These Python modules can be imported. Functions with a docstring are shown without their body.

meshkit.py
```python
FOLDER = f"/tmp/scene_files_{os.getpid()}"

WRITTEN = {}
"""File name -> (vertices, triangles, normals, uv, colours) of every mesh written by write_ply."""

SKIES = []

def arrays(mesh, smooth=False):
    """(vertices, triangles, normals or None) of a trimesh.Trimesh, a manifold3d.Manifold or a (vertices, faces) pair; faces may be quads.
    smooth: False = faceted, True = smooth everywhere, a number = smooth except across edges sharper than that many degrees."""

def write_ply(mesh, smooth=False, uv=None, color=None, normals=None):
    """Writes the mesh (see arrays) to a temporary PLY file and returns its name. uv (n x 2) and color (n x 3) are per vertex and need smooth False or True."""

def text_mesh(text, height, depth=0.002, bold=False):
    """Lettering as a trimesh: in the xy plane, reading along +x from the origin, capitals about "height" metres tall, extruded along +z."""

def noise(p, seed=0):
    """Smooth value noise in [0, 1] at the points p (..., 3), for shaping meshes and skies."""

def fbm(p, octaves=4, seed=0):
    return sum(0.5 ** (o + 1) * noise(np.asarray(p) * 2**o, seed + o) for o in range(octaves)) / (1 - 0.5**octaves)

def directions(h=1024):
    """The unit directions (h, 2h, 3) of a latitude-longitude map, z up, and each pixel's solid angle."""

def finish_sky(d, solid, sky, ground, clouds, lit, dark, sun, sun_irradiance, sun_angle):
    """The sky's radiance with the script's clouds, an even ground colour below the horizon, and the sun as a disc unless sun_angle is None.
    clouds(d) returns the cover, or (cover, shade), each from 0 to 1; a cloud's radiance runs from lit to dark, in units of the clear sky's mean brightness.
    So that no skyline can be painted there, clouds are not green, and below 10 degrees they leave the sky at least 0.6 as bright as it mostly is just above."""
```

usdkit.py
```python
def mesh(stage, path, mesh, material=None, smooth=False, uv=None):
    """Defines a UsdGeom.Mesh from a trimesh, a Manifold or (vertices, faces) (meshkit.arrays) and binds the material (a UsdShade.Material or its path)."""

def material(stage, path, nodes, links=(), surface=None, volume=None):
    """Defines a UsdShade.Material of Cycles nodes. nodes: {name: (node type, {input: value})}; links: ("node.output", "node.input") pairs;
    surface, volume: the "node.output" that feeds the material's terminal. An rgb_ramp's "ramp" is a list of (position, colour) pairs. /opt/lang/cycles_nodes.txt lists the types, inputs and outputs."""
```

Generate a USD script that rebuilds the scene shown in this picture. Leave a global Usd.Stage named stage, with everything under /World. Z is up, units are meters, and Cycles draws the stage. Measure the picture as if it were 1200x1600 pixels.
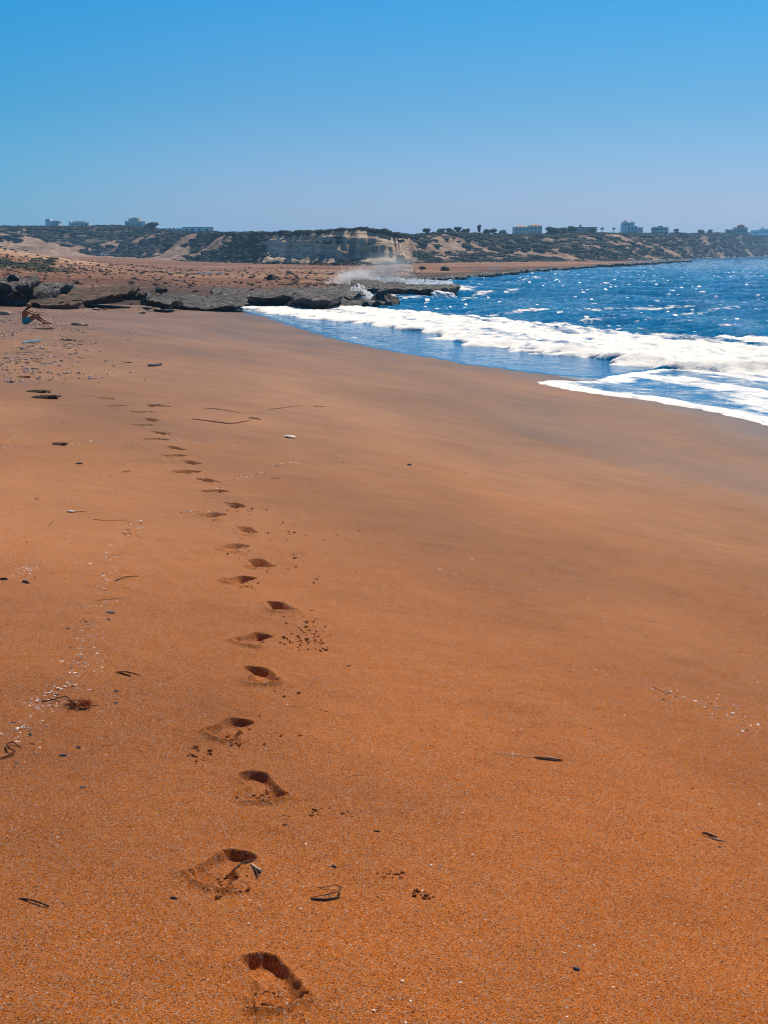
import math, random
import numpy as np, trimesh, manifold3d, usdkit
from meshkit import noise, fbm
from pxr import Usd, UsdGeom, UsdLux, UsdShade, Sdf, Gf, Vt

# ------------------------------------------------------------------ stage, camera, sky, sun, exposure
stage = Usd.Stage.CreateInMemory()
UsdGeom.SetStageUpAxis(stage, UsdGeom.Tokens.z); UsdGeom.SetStageMetersPerUnit(stage, 1.0)
UsdGeom.Xform.Define(stage, '/World'); UsdGeom.Scope.Define(stage, '/World/Looks')
EYE, FPX, HORIZON = 4.0, 2200.0, 394.5
TILT = math.atan((800 - HORIZON) / FPX)
cam = UsdGeom.Camera.Define(stage, '/World/camera')
cam.CreateHorizontalApertureAttr(24.0); cam.CreateVerticalApertureAttr(32.0)
cam.CreateFocalLengthAttr(24.0 * FPX / 1200); cam.CreateClippingRangeAttr(Gf.Vec2f(0.1, 20000))
cam.AddTranslateOp().Set(Gf.Vec3d(0, 0, EYE)); cam.AddRotateXOp().Set(90 - math.degrees(TILT))
cam.CreateExposureAttr(0.29)
SUN_EL, SUN_AZ = math.radians(53), math.radians(25)          # azimuth from +y towards +x
sun = UsdLux.DistantLight.Define(stage, '/World/sun')
sun.CreateIntensityAttr(1.2); sun.CreateNormalizeAttr(True); sun.CreateAngleAttr(0.53); sun.CreateColorAttr(Gf.Vec3f(1.0, 0.90, 0.76))
sun.AddRotateZOp().Set(-math.degrees(SUN_AZ)); sun.AddRotateXOp().Set(-(90 - math.degrees(SUN_EL)))
sky = UsdLux.DomeLight.Define(stage, '/World/sky')
sky.GetPrim().SetCustomDataByKey('kind', 'structure')
sky_m = usdkit.material(stage, '/World/Looks/sky', {
    'tc': ('texture_coordinate', {}), 'xyz': ('separate_xyz', {}),
    'sky': ('sky_texture', {'sky_type': 'single_scattering', 'sun_disc': False, 'sun_elevation': SUN_EL, 'sun_rotation': SUN_AZ,
                            'altitude': 0.0, 'air_density': 1.0, 'aerosol_density': 0.6, 'ozone_density': 2.0}),
    'ramp': ('rgb_ramp', {'ramp': [(0, (0.37, 0.49, 0.89)), (0.03, (0.345, 0.475, 0.81)), (0.096, (0.185, 0.445, 0.70)), (0.166, (0.085, 0.465, 0.74)), (0.4, (0.055, 0.32, 0.54)), (1, (0.045, 0.22, 0.42))]}),
    'dot': ('vector_math', {'math_type': 'dot_product', 'vector2': (math.sin(SUN_AZ), math.cos(SUN_AZ), 0.0)}), 'away': ('rgb_ramp', {'ramp': [(0, (0.34, 0.98, 1.02)), (0.85, (0.34, 0.99, 1.03)), (0.93, (1.0, 1.01, 1.01)), (0.985, (1.16, 1.04, 1.0)), (1, (1.16, 1.04, 1.0))]}), 'half': ('math', {'math_type': 'multiply_add', 'value2': 0.5, 'value3': 0.5}), 'mul2': ('mix', {'mix_type': 'multiply', 'fac': 1.0}),
    'mul': ('mix', {'mix_type': 'multiply', 'fac': 1.0}),
    'bg': ('background_shader', {'strength': 0.1})},
    [('tc.generated', 'xyz.vector'), ('xyz.z', 'ramp.fac'), ('sky.color', 'mul.color1'), ('ramp.color', 'mul.color2'), ('tc.generated', 'dot.vector1'), ('dot.value', 'half.value1'), ('half.value', 'away.fac'), ('mul.color', 'mul2.color1'), ('away.color', 'mul2.color2'), ('mul2.color', 'bg.color')], surface='bg.background')
UsdShade.MaterialBindingAPI.Apply(sky.GetPrim()).Bind(sky_m)

# ------------------------------------------------------------------ helpers
CT, ST = math.cos(TILT), math.sin(TILT)
def ray(px, py):
    px, py = np.asarray(px, float), np.asarray(py, float)
    a, b = (px - 600) / FPX, -(py - 800) / FPX
    return np.stack(np.broadcast_arrays(a, b * ST + CT, b * CT - ST), -1)
def at_z(px, py, z=0.0):
    d = ray(px, py); s = (z - EYE) / d[..., 2:3]
    return d * s + [0, 0, EYE]
def at_y(px, py, Y):
    d = ray(px, py); s = np.asarray(Y, float)[..., None] / d[..., 1:2]
    return d * s + [0, 0, EYE]
def smooth(a, b, x):
    t = np.clip((np.asarray(x, float) - a) / (b - a), 0, 1)
    return t * t * (3 - 2 * t)
TAKEN = {}
def numbered(base):
    k = TAKEN.get(base, 0); TAKEN[base] = k + 1
    return base if k == 0 else f'{base}_{k:03d}'
def tag(prim, label=None, cat=None, group=None, kind=None):
    p = prim.GetPrim() if hasattr(prim, 'GetPrim') else prim
    for k, v in (('label', label), ('category', cat), ('group', group), ('kind', kind)):
        if v: p.SetCustomDataByKey(k, v)
    return p
def path_of(name, parent):
    base = '/World' if parent is None else str(parent.GetPath())
    return numbered(base + '/' + name)
def empty(name, loc=(0, 0, 0), rotz=0.0, scale=None, parent=None):
    x = UsdGeom.Xform.Define(stage, path_of(name, parent))
    x.AddTranslateOp().Set(Gf.Vec3d(*map(float, loc)))
    if rotz: x.AddRotateZOp().Set(math.degrees(rotz))
    if scale is not None: x.AddScaleOp().Set(Gf.Vec3f(*([float(scale)] * 3 if np.ndim(scale) == 0 else map(float, scale))))
    return x
def obj(name, mesh, mat, parent=None, smooth_=False):
    return usdkit.mesh(stage, path_of(name, parent), mesh, mat, smooth=smooth_)
def copy_of(src, name, loc, rotz=0.0, scale=None):
    x = empty(name, loc, rotz, scale)
    x.GetPrim().GetReferences().AddInternalReference(src.GetPath()); x.GetPrim().SetInstanceable(True)
    return x
def vnormals(v, f):
    n = np.zeros_like(v); fn = np.cross(v[f[:, 1]] - v[f[:, 0]], v[f[:, 2]] - v[f[:, 0]])
    for c in range(f.shape[1]):
        for k in range(3): n[:, k] += np.bincount(f[:, c], fn[:, k], len(v))
    return n / np.maximum(np.linalg.norm(n, axis=1, keepdims=True), 1e-20)
def raw(name, v, f, n, mat, parent=None, attrs=None):
    """A mesh from part of a larger sheet: keeps only the used vertices and the sheet's own normals."""
    used = np.unique(f); m = np.full(len(v), -1); m[used] = np.arange(len(used))
    path = path_of(name, parent)
    g = UsdGeom.Mesh.Define(stage, path)
    g.CreatePointsAttr(Vt.Vec3fArray.FromNumpy(v[used].astype(np.float32)))
    g.CreateFaceVertexCountsAttr(Vt.IntArray.FromNumpy(np.full(len(f), f.shape[1], np.int32)))
    g.CreateFaceVertexIndicesAttr(Vt.IntArray.FromNumpy(m[f].astype(np.int32).ravel()))
    g.CreateSubdivisionSchemeAttr('none')
    g.CreateNormalsAttr(Vt.Vec3fArray.FromNumpy(n[used].astype(np.float32))); g.SetNormalsInterpolation('vertex')
    for k, a in (attrs or {}).items():
        UsdGeom.PrimvarsAPI(g).CreatePrimvar(k, Sdf.ValueTypeNames.FloatArray, 'vertex').Set(Vt.FloatArray.FromNumpy(a[used].astype(np.float32)))
    UsdShade.MaterialBindingAPI.Apply(g.GetPrim()).Bind(mat)
    return g
def grid_faces(nr, nc):
    i, j = np.meshgrid(np.arange(nr - 1), np.arange(nc - 1), indexing='ij'); a = (i * nc + j).ravel()
    return np.stack([a, a + 1, a + nc + 1, a + nc], 1)
def poly_sdf(x, y, poly):
    """Signed distance to a polygon in plan, negative inside."""
    poly = np.asarray(poly, float)[:, :2]; d2 = np.full(np.shape(x), 1e18); inside = np.zeros(np.shape(x), bool)
    for (x0, y0), (x1, y1) in zip(poly, np.roll(poly, -1, 0)):
        ex, ey = x1 - x0, y1 - y0
        t = np.clip(((x - x0) * ex + (y - y0) * ey) / (ex * ex + ey * ey + 1e-12), 0, 1)
        d2 = np.minimum(d2, (x - x0 - t * ex) ** 2 + (y - y0 - t * ey) ** 2)
        c = (y0 <= y) != (y1 <= y)
        with np.errstate(divide='ignore', invalid='ignore'):
            inside ^= c & (x < x0 + (y - y0) * ex / (ey if ey else 1e-12))
    d = np.sqrt(d2)
    return np.where(inside, -d, d)
def spline(x, xs, ys):
    from scipy.interpolate import PchipInterpolator
    return PchipInterpolator(xs, ys, extrapolate=False)(np.clip(x, xs[0], xs[-1]))
def P2(x, y, z=0.0): return np.stack(np.broadcast_arrays(np.asarray(x, float), np.asarray(y, float), np.asarray(z, float)), -1)
# ------------------------------------------------------------------ materials of the setting
def lin(r, g, b): return tuple(((c / 255 + 0.055) / 1.055) ** 2.4 if c > 10 else c / 255 / 12.92 for c in (r, g, b))
SAND_NODES = {
    'geo': ('geometry', {}),
    'wet': ('attribute', {'attribute': 'wet'}), 'tone': ('attribute', {'attribute': 'tone'}),
    'v1': ('voronoi_texture', {'scale': 310.0}), 'v2': ('voronoi_texture', {'scale': 620.0}), 'sep': ('separate_color', {}), 'sep2': ('separate_color', {}),
    'grain': ('rgb_ramp', {'ramp': [(0, (0.09, 0.035, 0.015)), (0.10, (0.22, 0.065, 0.018)), (0.28, (0.52, 0.130, 0.010)), (0.5, (0.60, 0.168, 0.018)), (0.72, (0.53, 0.20, 0.058)), (0.86, (0.42, 0.21, 0.105)), (0.95, (0.32, 0.20, 0.155)), (1.0, (0.68, 0.48, 0.33))]}),
    'fine': ('rgb_ramp', {'ramp': [(0, (0.55, 0.52, 0.48)), (0.35, (0.92, 0.91, 0.88)), (1, (1.22, 1.19, 1.13))]}),
    'mg': ('mix', {'mix_type': 'multiply', 'fac': 1.0}),
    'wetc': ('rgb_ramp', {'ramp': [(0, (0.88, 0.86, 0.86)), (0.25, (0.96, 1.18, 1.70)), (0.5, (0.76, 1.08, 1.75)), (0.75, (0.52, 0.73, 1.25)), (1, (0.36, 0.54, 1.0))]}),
    'mw': ('mix', {'mix_type': 'multiply', 'fac': 1.0}),
    'n1': ('noise_texture', {'scale': 1.3, 'detail': 5.0, 'roughness': 0.62}), 'n1r': ('rgb_ramp', {'ramp': [(0.25, (0.80, 0.82, 0.90)), (0.5, (1, 1, 1)), (0.75, (1.14, 1.12, 1.05))]}),
    'mn': ('mix', {'mix_type': 'multiply', 'fac': 0.75}),
    'tr': ('rgb_ramp', {'ramp': [(0, (0.70, 0.74, 0.86)), (0.5, (1, 1, 1)), (1, (1.25, 1.25, 1.22))]}), 'mt': ('mix', {'mix_type': 'multiply', 'fac': 1.0}),
    'rough': ('map_range', {'from_min': 0.3, 'from_max': 1.0, 'to_min': 0.85, 'to_max': 0.42, 'clamp': True}),
    'n2': ('noise_texture', {'scale': 60.0, 'detail': 6.0, 'roughness': 0.7}),
    'h': ('math', {'math_type': 'multiply_add', 'value2': 0.35}),
    'bump': ('bump', {'strength': 0.75, 'distance': 0.004}),
    'spec': ('map_range', {'from_min': 0.2, 'from_max': 0.9, 'to_min': 0.04, 'to_max': 0.22, 'clamp': True}), 'p': ('principled_bsdf', {'diffuse_roughness': 0.5})}
SAND_LINKS = [('geo.position', 'v1.vector'), ('geo.position', 'v2.vector'), ('geo.position', 'n1.vector'), ('geo.position', 'n2.vector'),
    ('v1.color', 'sep.color'), ('sep.r', 'grain.fac'), ('v2.color', 'sep2.color'), ('sep2.g', 'fine.fac'), ('grain.color', 'mg.color1'), ('fine.color', 'mg.color2'),
    ('wet.fac', 'wetc.fac'), ('mg.color', 'mw.color1'), ('wetc.color', 'mw.color2'), ('n1.fac', 'n1r.fac'), ('mw.color', 'mn.color1'), ('n1r.color', 'mn.color2'),
    ('tone.fac', 'tr.fac'), ('mn.color', 'mt.color1'), ('tr.color', 'mt.color2'), ('mt.color', 'p.base_color'), ('wet.fac', 'rough.value'), ('rough.result', 'p.roughness'), ('wet.fac', 'spec.value'), ('spec.result', 'p.specular_ior_level'),
    ('v1.distance', 'h.value1'), ('n2.fac', 'h.value3'), ('h.value', 'bump.height'), ('bump.normal', 'p.normal')]
sand_m = usdkit.material(stage, '/World/Looks/sand', SAND_NODES, SAND_LINKS, surface='p.BSDF')
def simple(name, color, rough=0.8, spec=0.3, var=None, scale=5.0, bump=0.0, bscale=20.0, detail=6.0):
    """A plain surface whose colour runs between two tones by noise."""
    nodes = {'geo': ('geometry', {}), 'n': ('noise_texture', {'scale': scale, 'detail': detail, 'roughness': 0.6}),
             'r': ('rgb_ramp', {'ramp': [(0.3, color), (0.7, var or tuple(c * 0.7 for c in color))]}), 'p': ('principled_bsdf', {'roughness': rough, 'specular_ior_level': spec})}
    links = [('geo.position', 'n.vector'), ('n.fac', 'r.fac'), ('r.color', 'p.base_color')]
    if bump:
        nodes['b'] = ('noise_texture', {'scale': bscale, 'detail': 6.0, 'roughness': 0.65}); nodes['bp'] = ('bump', {'strength': 1.0, 'distance': bump})
        links += [('geo.position', 'b.vector'), ('b.fac', 'bp.height'), ('bp.normal', 'p.normal')]
    return usdkit.material(stage, '/World/Looks/' + name, nodes, links, surface='p.BSDF')

# ------------------------------------------------------------------ the beach
ND, SD = np.array([0.957, 0.289]), np.array([-0.289, 0.957])          # seaward and along the shore
SHORE = np.array([at_z(x, y)[:2] for x, y in [(1480, 760), (1200, 655), (1010, 612), (900, 590), (830, 578), (600, 541), (470, 508), (400, 489), (300, 478), (235, 470)]])
sh_s, sh_d = SHORE @ SD, SHORE @ ND
o_ = np.argsort(sh_s); sh_s, sh_d = sh_s[o_], sh_d[o_]
def Dshore(s): return np.interp(s, np.r_[-200, sh_s, 140, 300], np.r_[17.5, sh_d, sh_d[-1] - 12, sh_d[-1] - 40])
def beach_base(x, y):
    d, s = x * ND[0] + y * ND[1], x * SD[0] + y * SD[1]
    T = np.interp(s, [-30, 0, 6, 20, 40, 58, 80, 110, 160], [2.4, 2.4, 2.38, 2.1, 1.72, 1.42, 1.22, 1.05, 0.9])
    v = 1 - d / Dshore(s)
    vc = np.clip(v, 0, 1); S = vc - 0.4 * np.sin(2 * np.pi * vc) / (2 * np.pi)
    z = T * S + np.where(v > 1, 0.5 * np.minimum(v - 1, 3.5) * T * 0.35, 0) + np.where(v < 0, v * 1.0, 0)
    return np.maximum(z, -3.0), v
def beach(x, y):
    z, v = beach_base(x, y)
    p = P2(x, y)
    lump = (fbm(p * 0.35, 3, 5) - 0.5) * 0.10 + (fbm(p * 1.6, 3, 9) - 0.5) * 0.035
    r = np.hypot(x, y)
    return z + lump * np.clip(0.35 + (r - 3) / 40, 0.2, 1.0) * np.clip(v * 3, 0.05, 1)
def on_beach_many(px, py):
    d = ray(px, py).reshape(-1, 3); ss = np.geomspace(1.5, 260, 150); n = len(d)
    P = d[None] * ss[:, None, None]; under = EYE + P[..., 2] < beach_base(P[..., 0], P[..., 1])[0]
    k = np.where(under.any(0), under.argmax(0), len(ss) - 1); a, b = ss[np.maximum(k - 2, 0)], ss[np.minimum(k + 1, len(ss) - 1)]
    for _ in range(22):
        m = (a + b) / 2; lo = EYE + d[:, 2] * m < beach(d[:, 0] * m, d[:, 1] * m); b = np.where(lo, m, b); a = np.where(lo, a, m)
    return d * b[:, None] + [0, 0, EYE]
def on_beach(px, py): return on_beach_many([px], [py])[0]

# footprints: (px, py, heel-to-toe angle from straight towards the camera, length, depth)
PRINTS = [(421, 1535, 24, .25, .046), (352, 1357, -33, .24, .044), (405, 1230, 27, .235, .040), (362, 1139, -38, .235, .038), (406, 1056, 38, .235, .040),
          (399, 1000, -40, .24, .036), (436, 949, 42, .24, .034), (377, 908, -44, .24, .036), (405, 881, 40, .25, .036), (367, 856, -40, .26, .036),
          (384, 829, 35, .25, .03), (333, 806, -45, .27, .042), (366, 790, 45, .27, .042), (338, 769, -40, .27, .042), (323, 752, 50, .28, .036),
          (292, 738, -50, .31, .042), (297, 723, 45, .28, .034), (273, 713, -40, .30, .036), (274, 701, 50, .30, .036), (243, 687, -55, .34, .042),
          (250, 677, 50, .32, .036), (222, 665, -50, .34, .04), (236, 656, 50, .34, .04), (222, 644, -50, .36, .042), (240, 634, 55, .38, .045), (180, 634, -50, .4, .04),
          (165, 622, 40, .4, .04)]
PRINTS = [(a, b, math.copysign(min(abs(c), 20 if b > 780 else 30), c), l, d) for a, b, c, l, d in PRINTS]
PW = np.array([on_beach(p[0], p[1]) for p in PRINTS])
def foot_local(i, x, y):
    a = math.radians(PRINTS[i][2]); c = PW[i]; k = PRINTS[i][3] / 0.235
    tx, ty = math.sin(a), -math.cos(a)                                # towards the toes
    dx, dy = x - c[0], y - c[1]
    return (dx * ty - dy * tx) * -.80 / k * (1 if a > 0 else -1), (dx * tx + dy * ty) / k, k
def foot_sdf(u, w):
    def taper(p0, p1, r0, r1):
        ex, ey = p1[0] - p0[0], p1[1] - p0[1]; t = np.clip(((u - p0[0]) * ex + (w - p0[1]) * ey) / (ex * ex + ey * ey), 0, 1)
        return np.hypot(u - p0[0] - t * ex, w - p0[1] - t * ey) - (r0 + (r1 - r0) * t)
    s = np.minimum(taper((0.004, -0.086), (0.012, 0.0), .036, .033), taper((0.012, 0.0), (-0.002, 0.055), .033, .047))
    toes = np.minimum.reduce([np.hypot(u - tu, w - tw) - tr for tu, tw, tr in ((-.036, .104, .017), (-.012, .112, .012), (.008, .108, .011), (.025, .100, .010), (.040, .088, .009))])
    k = 0.012; h = np.clip(0.5 + 0.5 * (toes - s) / k, 0, 1)
    return toes * (1 - h) + s * h - k * h * (1 - h)
def print_relief(x, y):
    """Height change of the sand by the footprints, and which print a point lies in (-1: none)."""
    dz, which = np.zeros(x.shape), np.full(x.shape, -1)
    for i in range(len(PRINTS)):
        c = PW[i]; m = (np.abs(x - c[0]) < .55) & (np.abs(y - c[1]) < .55)
        if not m.any(): continue
        xx, yy = x[m], y[m]; u, w, k = foot_local(i, xx, yy); q = P2(xx, yy)
        wob = (fbm(q * 28, 3, 40 + i) - 0.5) * 0.011 + (fbm(q * 9, 2, 80 + i) - 0.5) * 0.016
        s = (foot_sdf(u, w) + wob) * k; dep = PRINTS[i][4] * np.interp(PRINTS[i][1], [700, 800, 1000, 1200], [2.0, 1.3, .78, .54])
        heel = np.exp(-((w + 0.085) / 0.06) ** 2); ball = np.exp(-((w - 0.07) / 0.05) ** 2)
        floor = dep * (0.62 + 0.45 * heel + 0.45 * ball) + (fbm(q * 45, 3, 7 + i) - 0.5) * 0.004
        back = np.clip(.5 - w / .2, 0, 1); z = -floor * smooth(0.006, -0.010 - .008 * (1 - back), s)
        out = np.maximum(s, 0); side = 0.55 + 0.8 * fbm(q * 14, 2, 11 + i)
        z += np.where(s > -0.004, (0.009 + .008 * np.clip(w * 12, 0, 1)) * side * np.exp(-(out / 0.022) ** 2), 0) * smooth(-0.004, 0.008, s)
        z += 0.003 * np.exp(-(s / 0.03) ** 2) * (fbm(q * 60, 2, 3 + i) > 0.60) * np.clip(w * 8 + .2, 0, 1)
        dz[m] += z; wm = which[m]; wm[s < 0.012] = i; which[m] = wm
    return dz, which
th = np.concatenate([np.radians(np.arange(-180, -26, 6.0)), np.radians(np.arange(-26, -11, .3)), np.arange(math.radians(-11), math.radians(-2), .00135), np.radians(np.arange(-2, 26, .3)), np.radians(np.arange(26, 180.1, 6.0))])
rr = np.concatenate([[0.02, .4, .8, 1.2, 1.6, 2.0, 2.3], np.exp(np.arange(math.log(2.5), math.log(8), .00135)), np.exp(np.arange(math.log(8), math.log(26), .0026)), np.exp(np.arange(math.log(26), math.log(150), .007))])
R_, T_ = np.meshgrid(rr, th, indexing='ij'); X_, Y_ = R_ * np.sin(T_), R_ * np.cos(T_)
x, y = X_.ravel(), Y_.ravel()
zb, vv = beach_base(x, y)
dz, which = print_relief(x, y)
z = beach(x, y) + dz
q = P2(x, y)
near = np.clip(1.3 - R_.ravel() / 30, 0, 1)
z += (fbm(q * 22, 2, 21) - 0.5) * 0.004 * near + (fbm(q * 6, 2, 22) - .5) * .012 * near
s_ = x * SD[0] + y * SD[1]
wob = (fbm(P2(s_ * .12, vv * 5), 3, 31) - .5) * .28
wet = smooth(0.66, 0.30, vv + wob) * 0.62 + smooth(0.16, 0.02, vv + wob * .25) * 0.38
wet = np.clip(np.maximum(wet, np.interp(np.log(np.hypot(x, y) + .01), np.log([3.2, 5, 10, 22, 40, 65]), [0, .07, .27, .50, .60, .74])) + .12 * (fbm(P2(s_ * .3, vv * 14), 3, 35) - .5), 0, 1)  # besides wetness near the water, the tone also rises with distance from camera
tone = 0.5 + (fbm(P2(s_ * .22, vv * 9), 4, 33) - .5) * 1.3
for v0_, k_ in ((.335, .30), (.46, .22), (.20, .25), (.62, .18)):
    tone += k_ * np.exp(-((vv + (fbm(P2(s_ * .16, v0_ * 40), 4, 37) - .5) * .10 - v0_) / .0035) ** 2) * smooth(.35, .6, fbm(P2(s_ * .5, 0), 2, 38))
tone += 0.25 * np.exp(-((vv + wob - .60) / .05) ** 2)
v3 = np.stack([x, y, z], 1); F = grid_faces(len(rr), len(th)); N = vnormals(v3, F)
if N[len(N) // 2, 2] < 0: F = F[:, ::-1]; N = -N
fw = which[F].max(1)
beach_root = empty('beach'); tag(beach_root, 'orange brown sandy beach sloping down to the sea on the right', kind='structure')
AT = {'wet': wet, 'tone': np.clip(tone, 0, 1)}
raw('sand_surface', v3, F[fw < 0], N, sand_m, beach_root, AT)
for i in range(len(PRINTS)):
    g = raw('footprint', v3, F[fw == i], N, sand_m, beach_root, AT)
del R_, T_, X_, Y_, x, y, z, v3, F, N, q
# ------------------------------------------------------------------ rocky shore, hillside and cliff: one sheet of columns fanning out from the beach, cut into its pieces
# each column: bearing (as the x of a 1200 wide view), where the land rises out of sand or sea, foot of the hill, brow of the hill (y of the view at a distance)
LX = [-420, -200, 0, 60, 120, 170, 240, 300, 380, 440, 500, 560, 600, 614, 632, 648, 700, 760, 830, 900, 960, 1000, 1040, 1062, 1080, 1130, 1200, 1350, 1700]
LF = [80, 80, 84, 88, 92, 96, 102, 108, 114, 120, 128, 140, 152, 158, 168, 180, 205, 235, 300, 350, 412, 455, 535, 610, 860, 1080, 1420, 1600, 1750]     # front
LFO = [560, 560, 640, 660, 680, 690, 640, 560, 480, 430, 400, 390, 388, 392, 410, 470, 505, 530, 560, 600, 650, 700, 760, 800, 900, 1120, 1450, 1640, 1800]  # foot
LFY = [398, 398, 399, 400, 401, 402, 405, 408.5, 411, 412.5, 414, 415, 414.5, 413.5, 412, 411, 410.5, 410, 409, 408, 407.5, 407, 406.3, 405.6, 404, 401.6, 399.6, 399, 398.6]
LB = [740, 740, 800, 810, 830, 840, 780, 690, 560, 475, 428, 412, 410, 412, 480, 580, 640, 680, 720, 780, 850, 920, 980, 1020, 1130, 1320, 1600, 1780, 1950]   # brow
LBY = [350, 350, 354.5, 354, 354, 353, 357.5, 363.5, 363.5, 363.5, 360.5, 357.5, 360.5, 366, 367.5, 367.5, 364, 366.5, 366, 364.5, 365, 365.5, 365.5, 365, 365.5, 364.5, 365, 364, 363]
K = FPX * (1 + math.tan(TILT) ** 2)
def col(px):
    f, fo, b = spline(px, LX, LF), spline(px, LX, LFO), spline(px, LX, LB)
    zf = EYE - (spline(px, LX, LFY) - HORIZON) / K * fo; zb = EYE + (HORIZON - spline(px, LX, LBY)) / K * b
    return f, fo, b, zf, zb
cx = np.arange(-420, 1701, 2.0)
f_, fo_, b_, zf_, zb_ = col(cx)
n1, n2, n3, n4 = 14, 90, 84, 26
rows = []
for t in np.linspace(-.12, 0, n1): rows.append(f_ * (1 + t))
for t in np.linspace(0, 1, n2 + 1)[1:]: rows.append(f_ * (fo_ / f_) ** t)
for t in np.linspace(0, 1.25, n3 + 1)[1:]: rows.append(fo_ + (b_ - fo_) * t)
last = rows[-1]
for t in np.linspace(0, 1, n4 + 1)[1:]: rows.append(last * (4200 / last) ** (t ** 1.3))
YY = np.array(rows); CX = np.broadcast_to(cx, YY.shape); XX = (CX - 600) / FPX * (YY * CT)
SEG = np.concatenate([np.zeros(n1), np.ones(n2), np.full(n3, 2), np.full(n4, 3)]).astype(int)
u_land = np.clip((YY - f_) / (fo_ - f_), 0, 1); u_hill = (YY - fo_) / (b_ - fo_)
def hill_profile(u, cliff):
    soft = np.interp(u, [0, .12, .4, .75, 1.0, 1.25], [0, .06, .40, .80, 1.0, 1.02])
    hard = np.interp(u, [0, .25, .45, .62, .74, .85, 1.0, 1.25], [0, .10, .20, .70, .82, .90, 1.0, 1.01])
    return soft * (1 - cliff) + hard * cliff
cliffness = np.interp(CX, [330, 420, 470, 610, 650, 720, 800, 860], [.15, .6, 1, 1, .55, .5, .35, .0])
pz = P2(XX, YY)
front = smooth(-0.03, 0.06, (YY - f_) / f_)
flat = np.minimum(0.9, zf_)
ZZ = -1.6 + (flat + 1.6) * front + (zf_ - flat) * smooth(0.0, 1, u_land)
# the low sandy dune with the track, far left, and the stony hump before it
dune = np.interp(CX, [-420, -100, 0, 60, 110, 150, 180, 230], [5.2, 4.4, 3.25, 2.2, 1.35, .9, .4, 0])
ZZ += dune * np.exp(-((YY - 275) / 62.0) ** 2)
hump = np.interp(CX, [-420, 0, 130, 330, 520, 620], [1.2, 1.0, .8, .6, .35, 0])
ZZ += hump * np.exp(-((YY - 150) / 34.0) ** 2) * .55
ZZ += np.where(SEG[:, None] <= 1, ((fbm(pz * .09, 4, 51) - .5) * 0.55 + (fbm(pz * .5, 3, 52) - .5) * .28) * front * np.clip(1.4 - u_land, .3, 1), 0)
hz = hill_profile(u_hill, cliffness)
rise = (zb_ - zf_)
ledge = fbm(np.stack([XX * .03, YY * .02, hz * 0], -1), 3, 61)
terr = hz + 0.035 * np.sin(hz * 34 + ledge * 5) * cliffness
hill = zf_ + rise * terr
gully = (fbm(P2(XX * .032, YY * .026), 4, 71) - .5)
fine = (fbm(P2(XX * .09, YY * .09), 4, 72) - .5)
bump_ = np.sin(np.clip(u_hill, 0, 1) * np.pi)
hill = hill + rise * (gully * .40 * bump_ * (1 - .55 * cliffness) + fine * .34 * bump_) + fine * .9 * smooth(.9, 1.1, u_hill)
plateau = zf_ + rise * 1.01 + (YY - last) * 0.0065 + (fbm(P2(XX * .012, YY * .012), 3, 75) - .5) * 2.0
ZZ = np.where(SEG[:, None] == 2, np.where(u_hill <= 1.0, hill, hill), np.where(SEG[:, None] == 3, plateau, ZZ))
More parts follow.
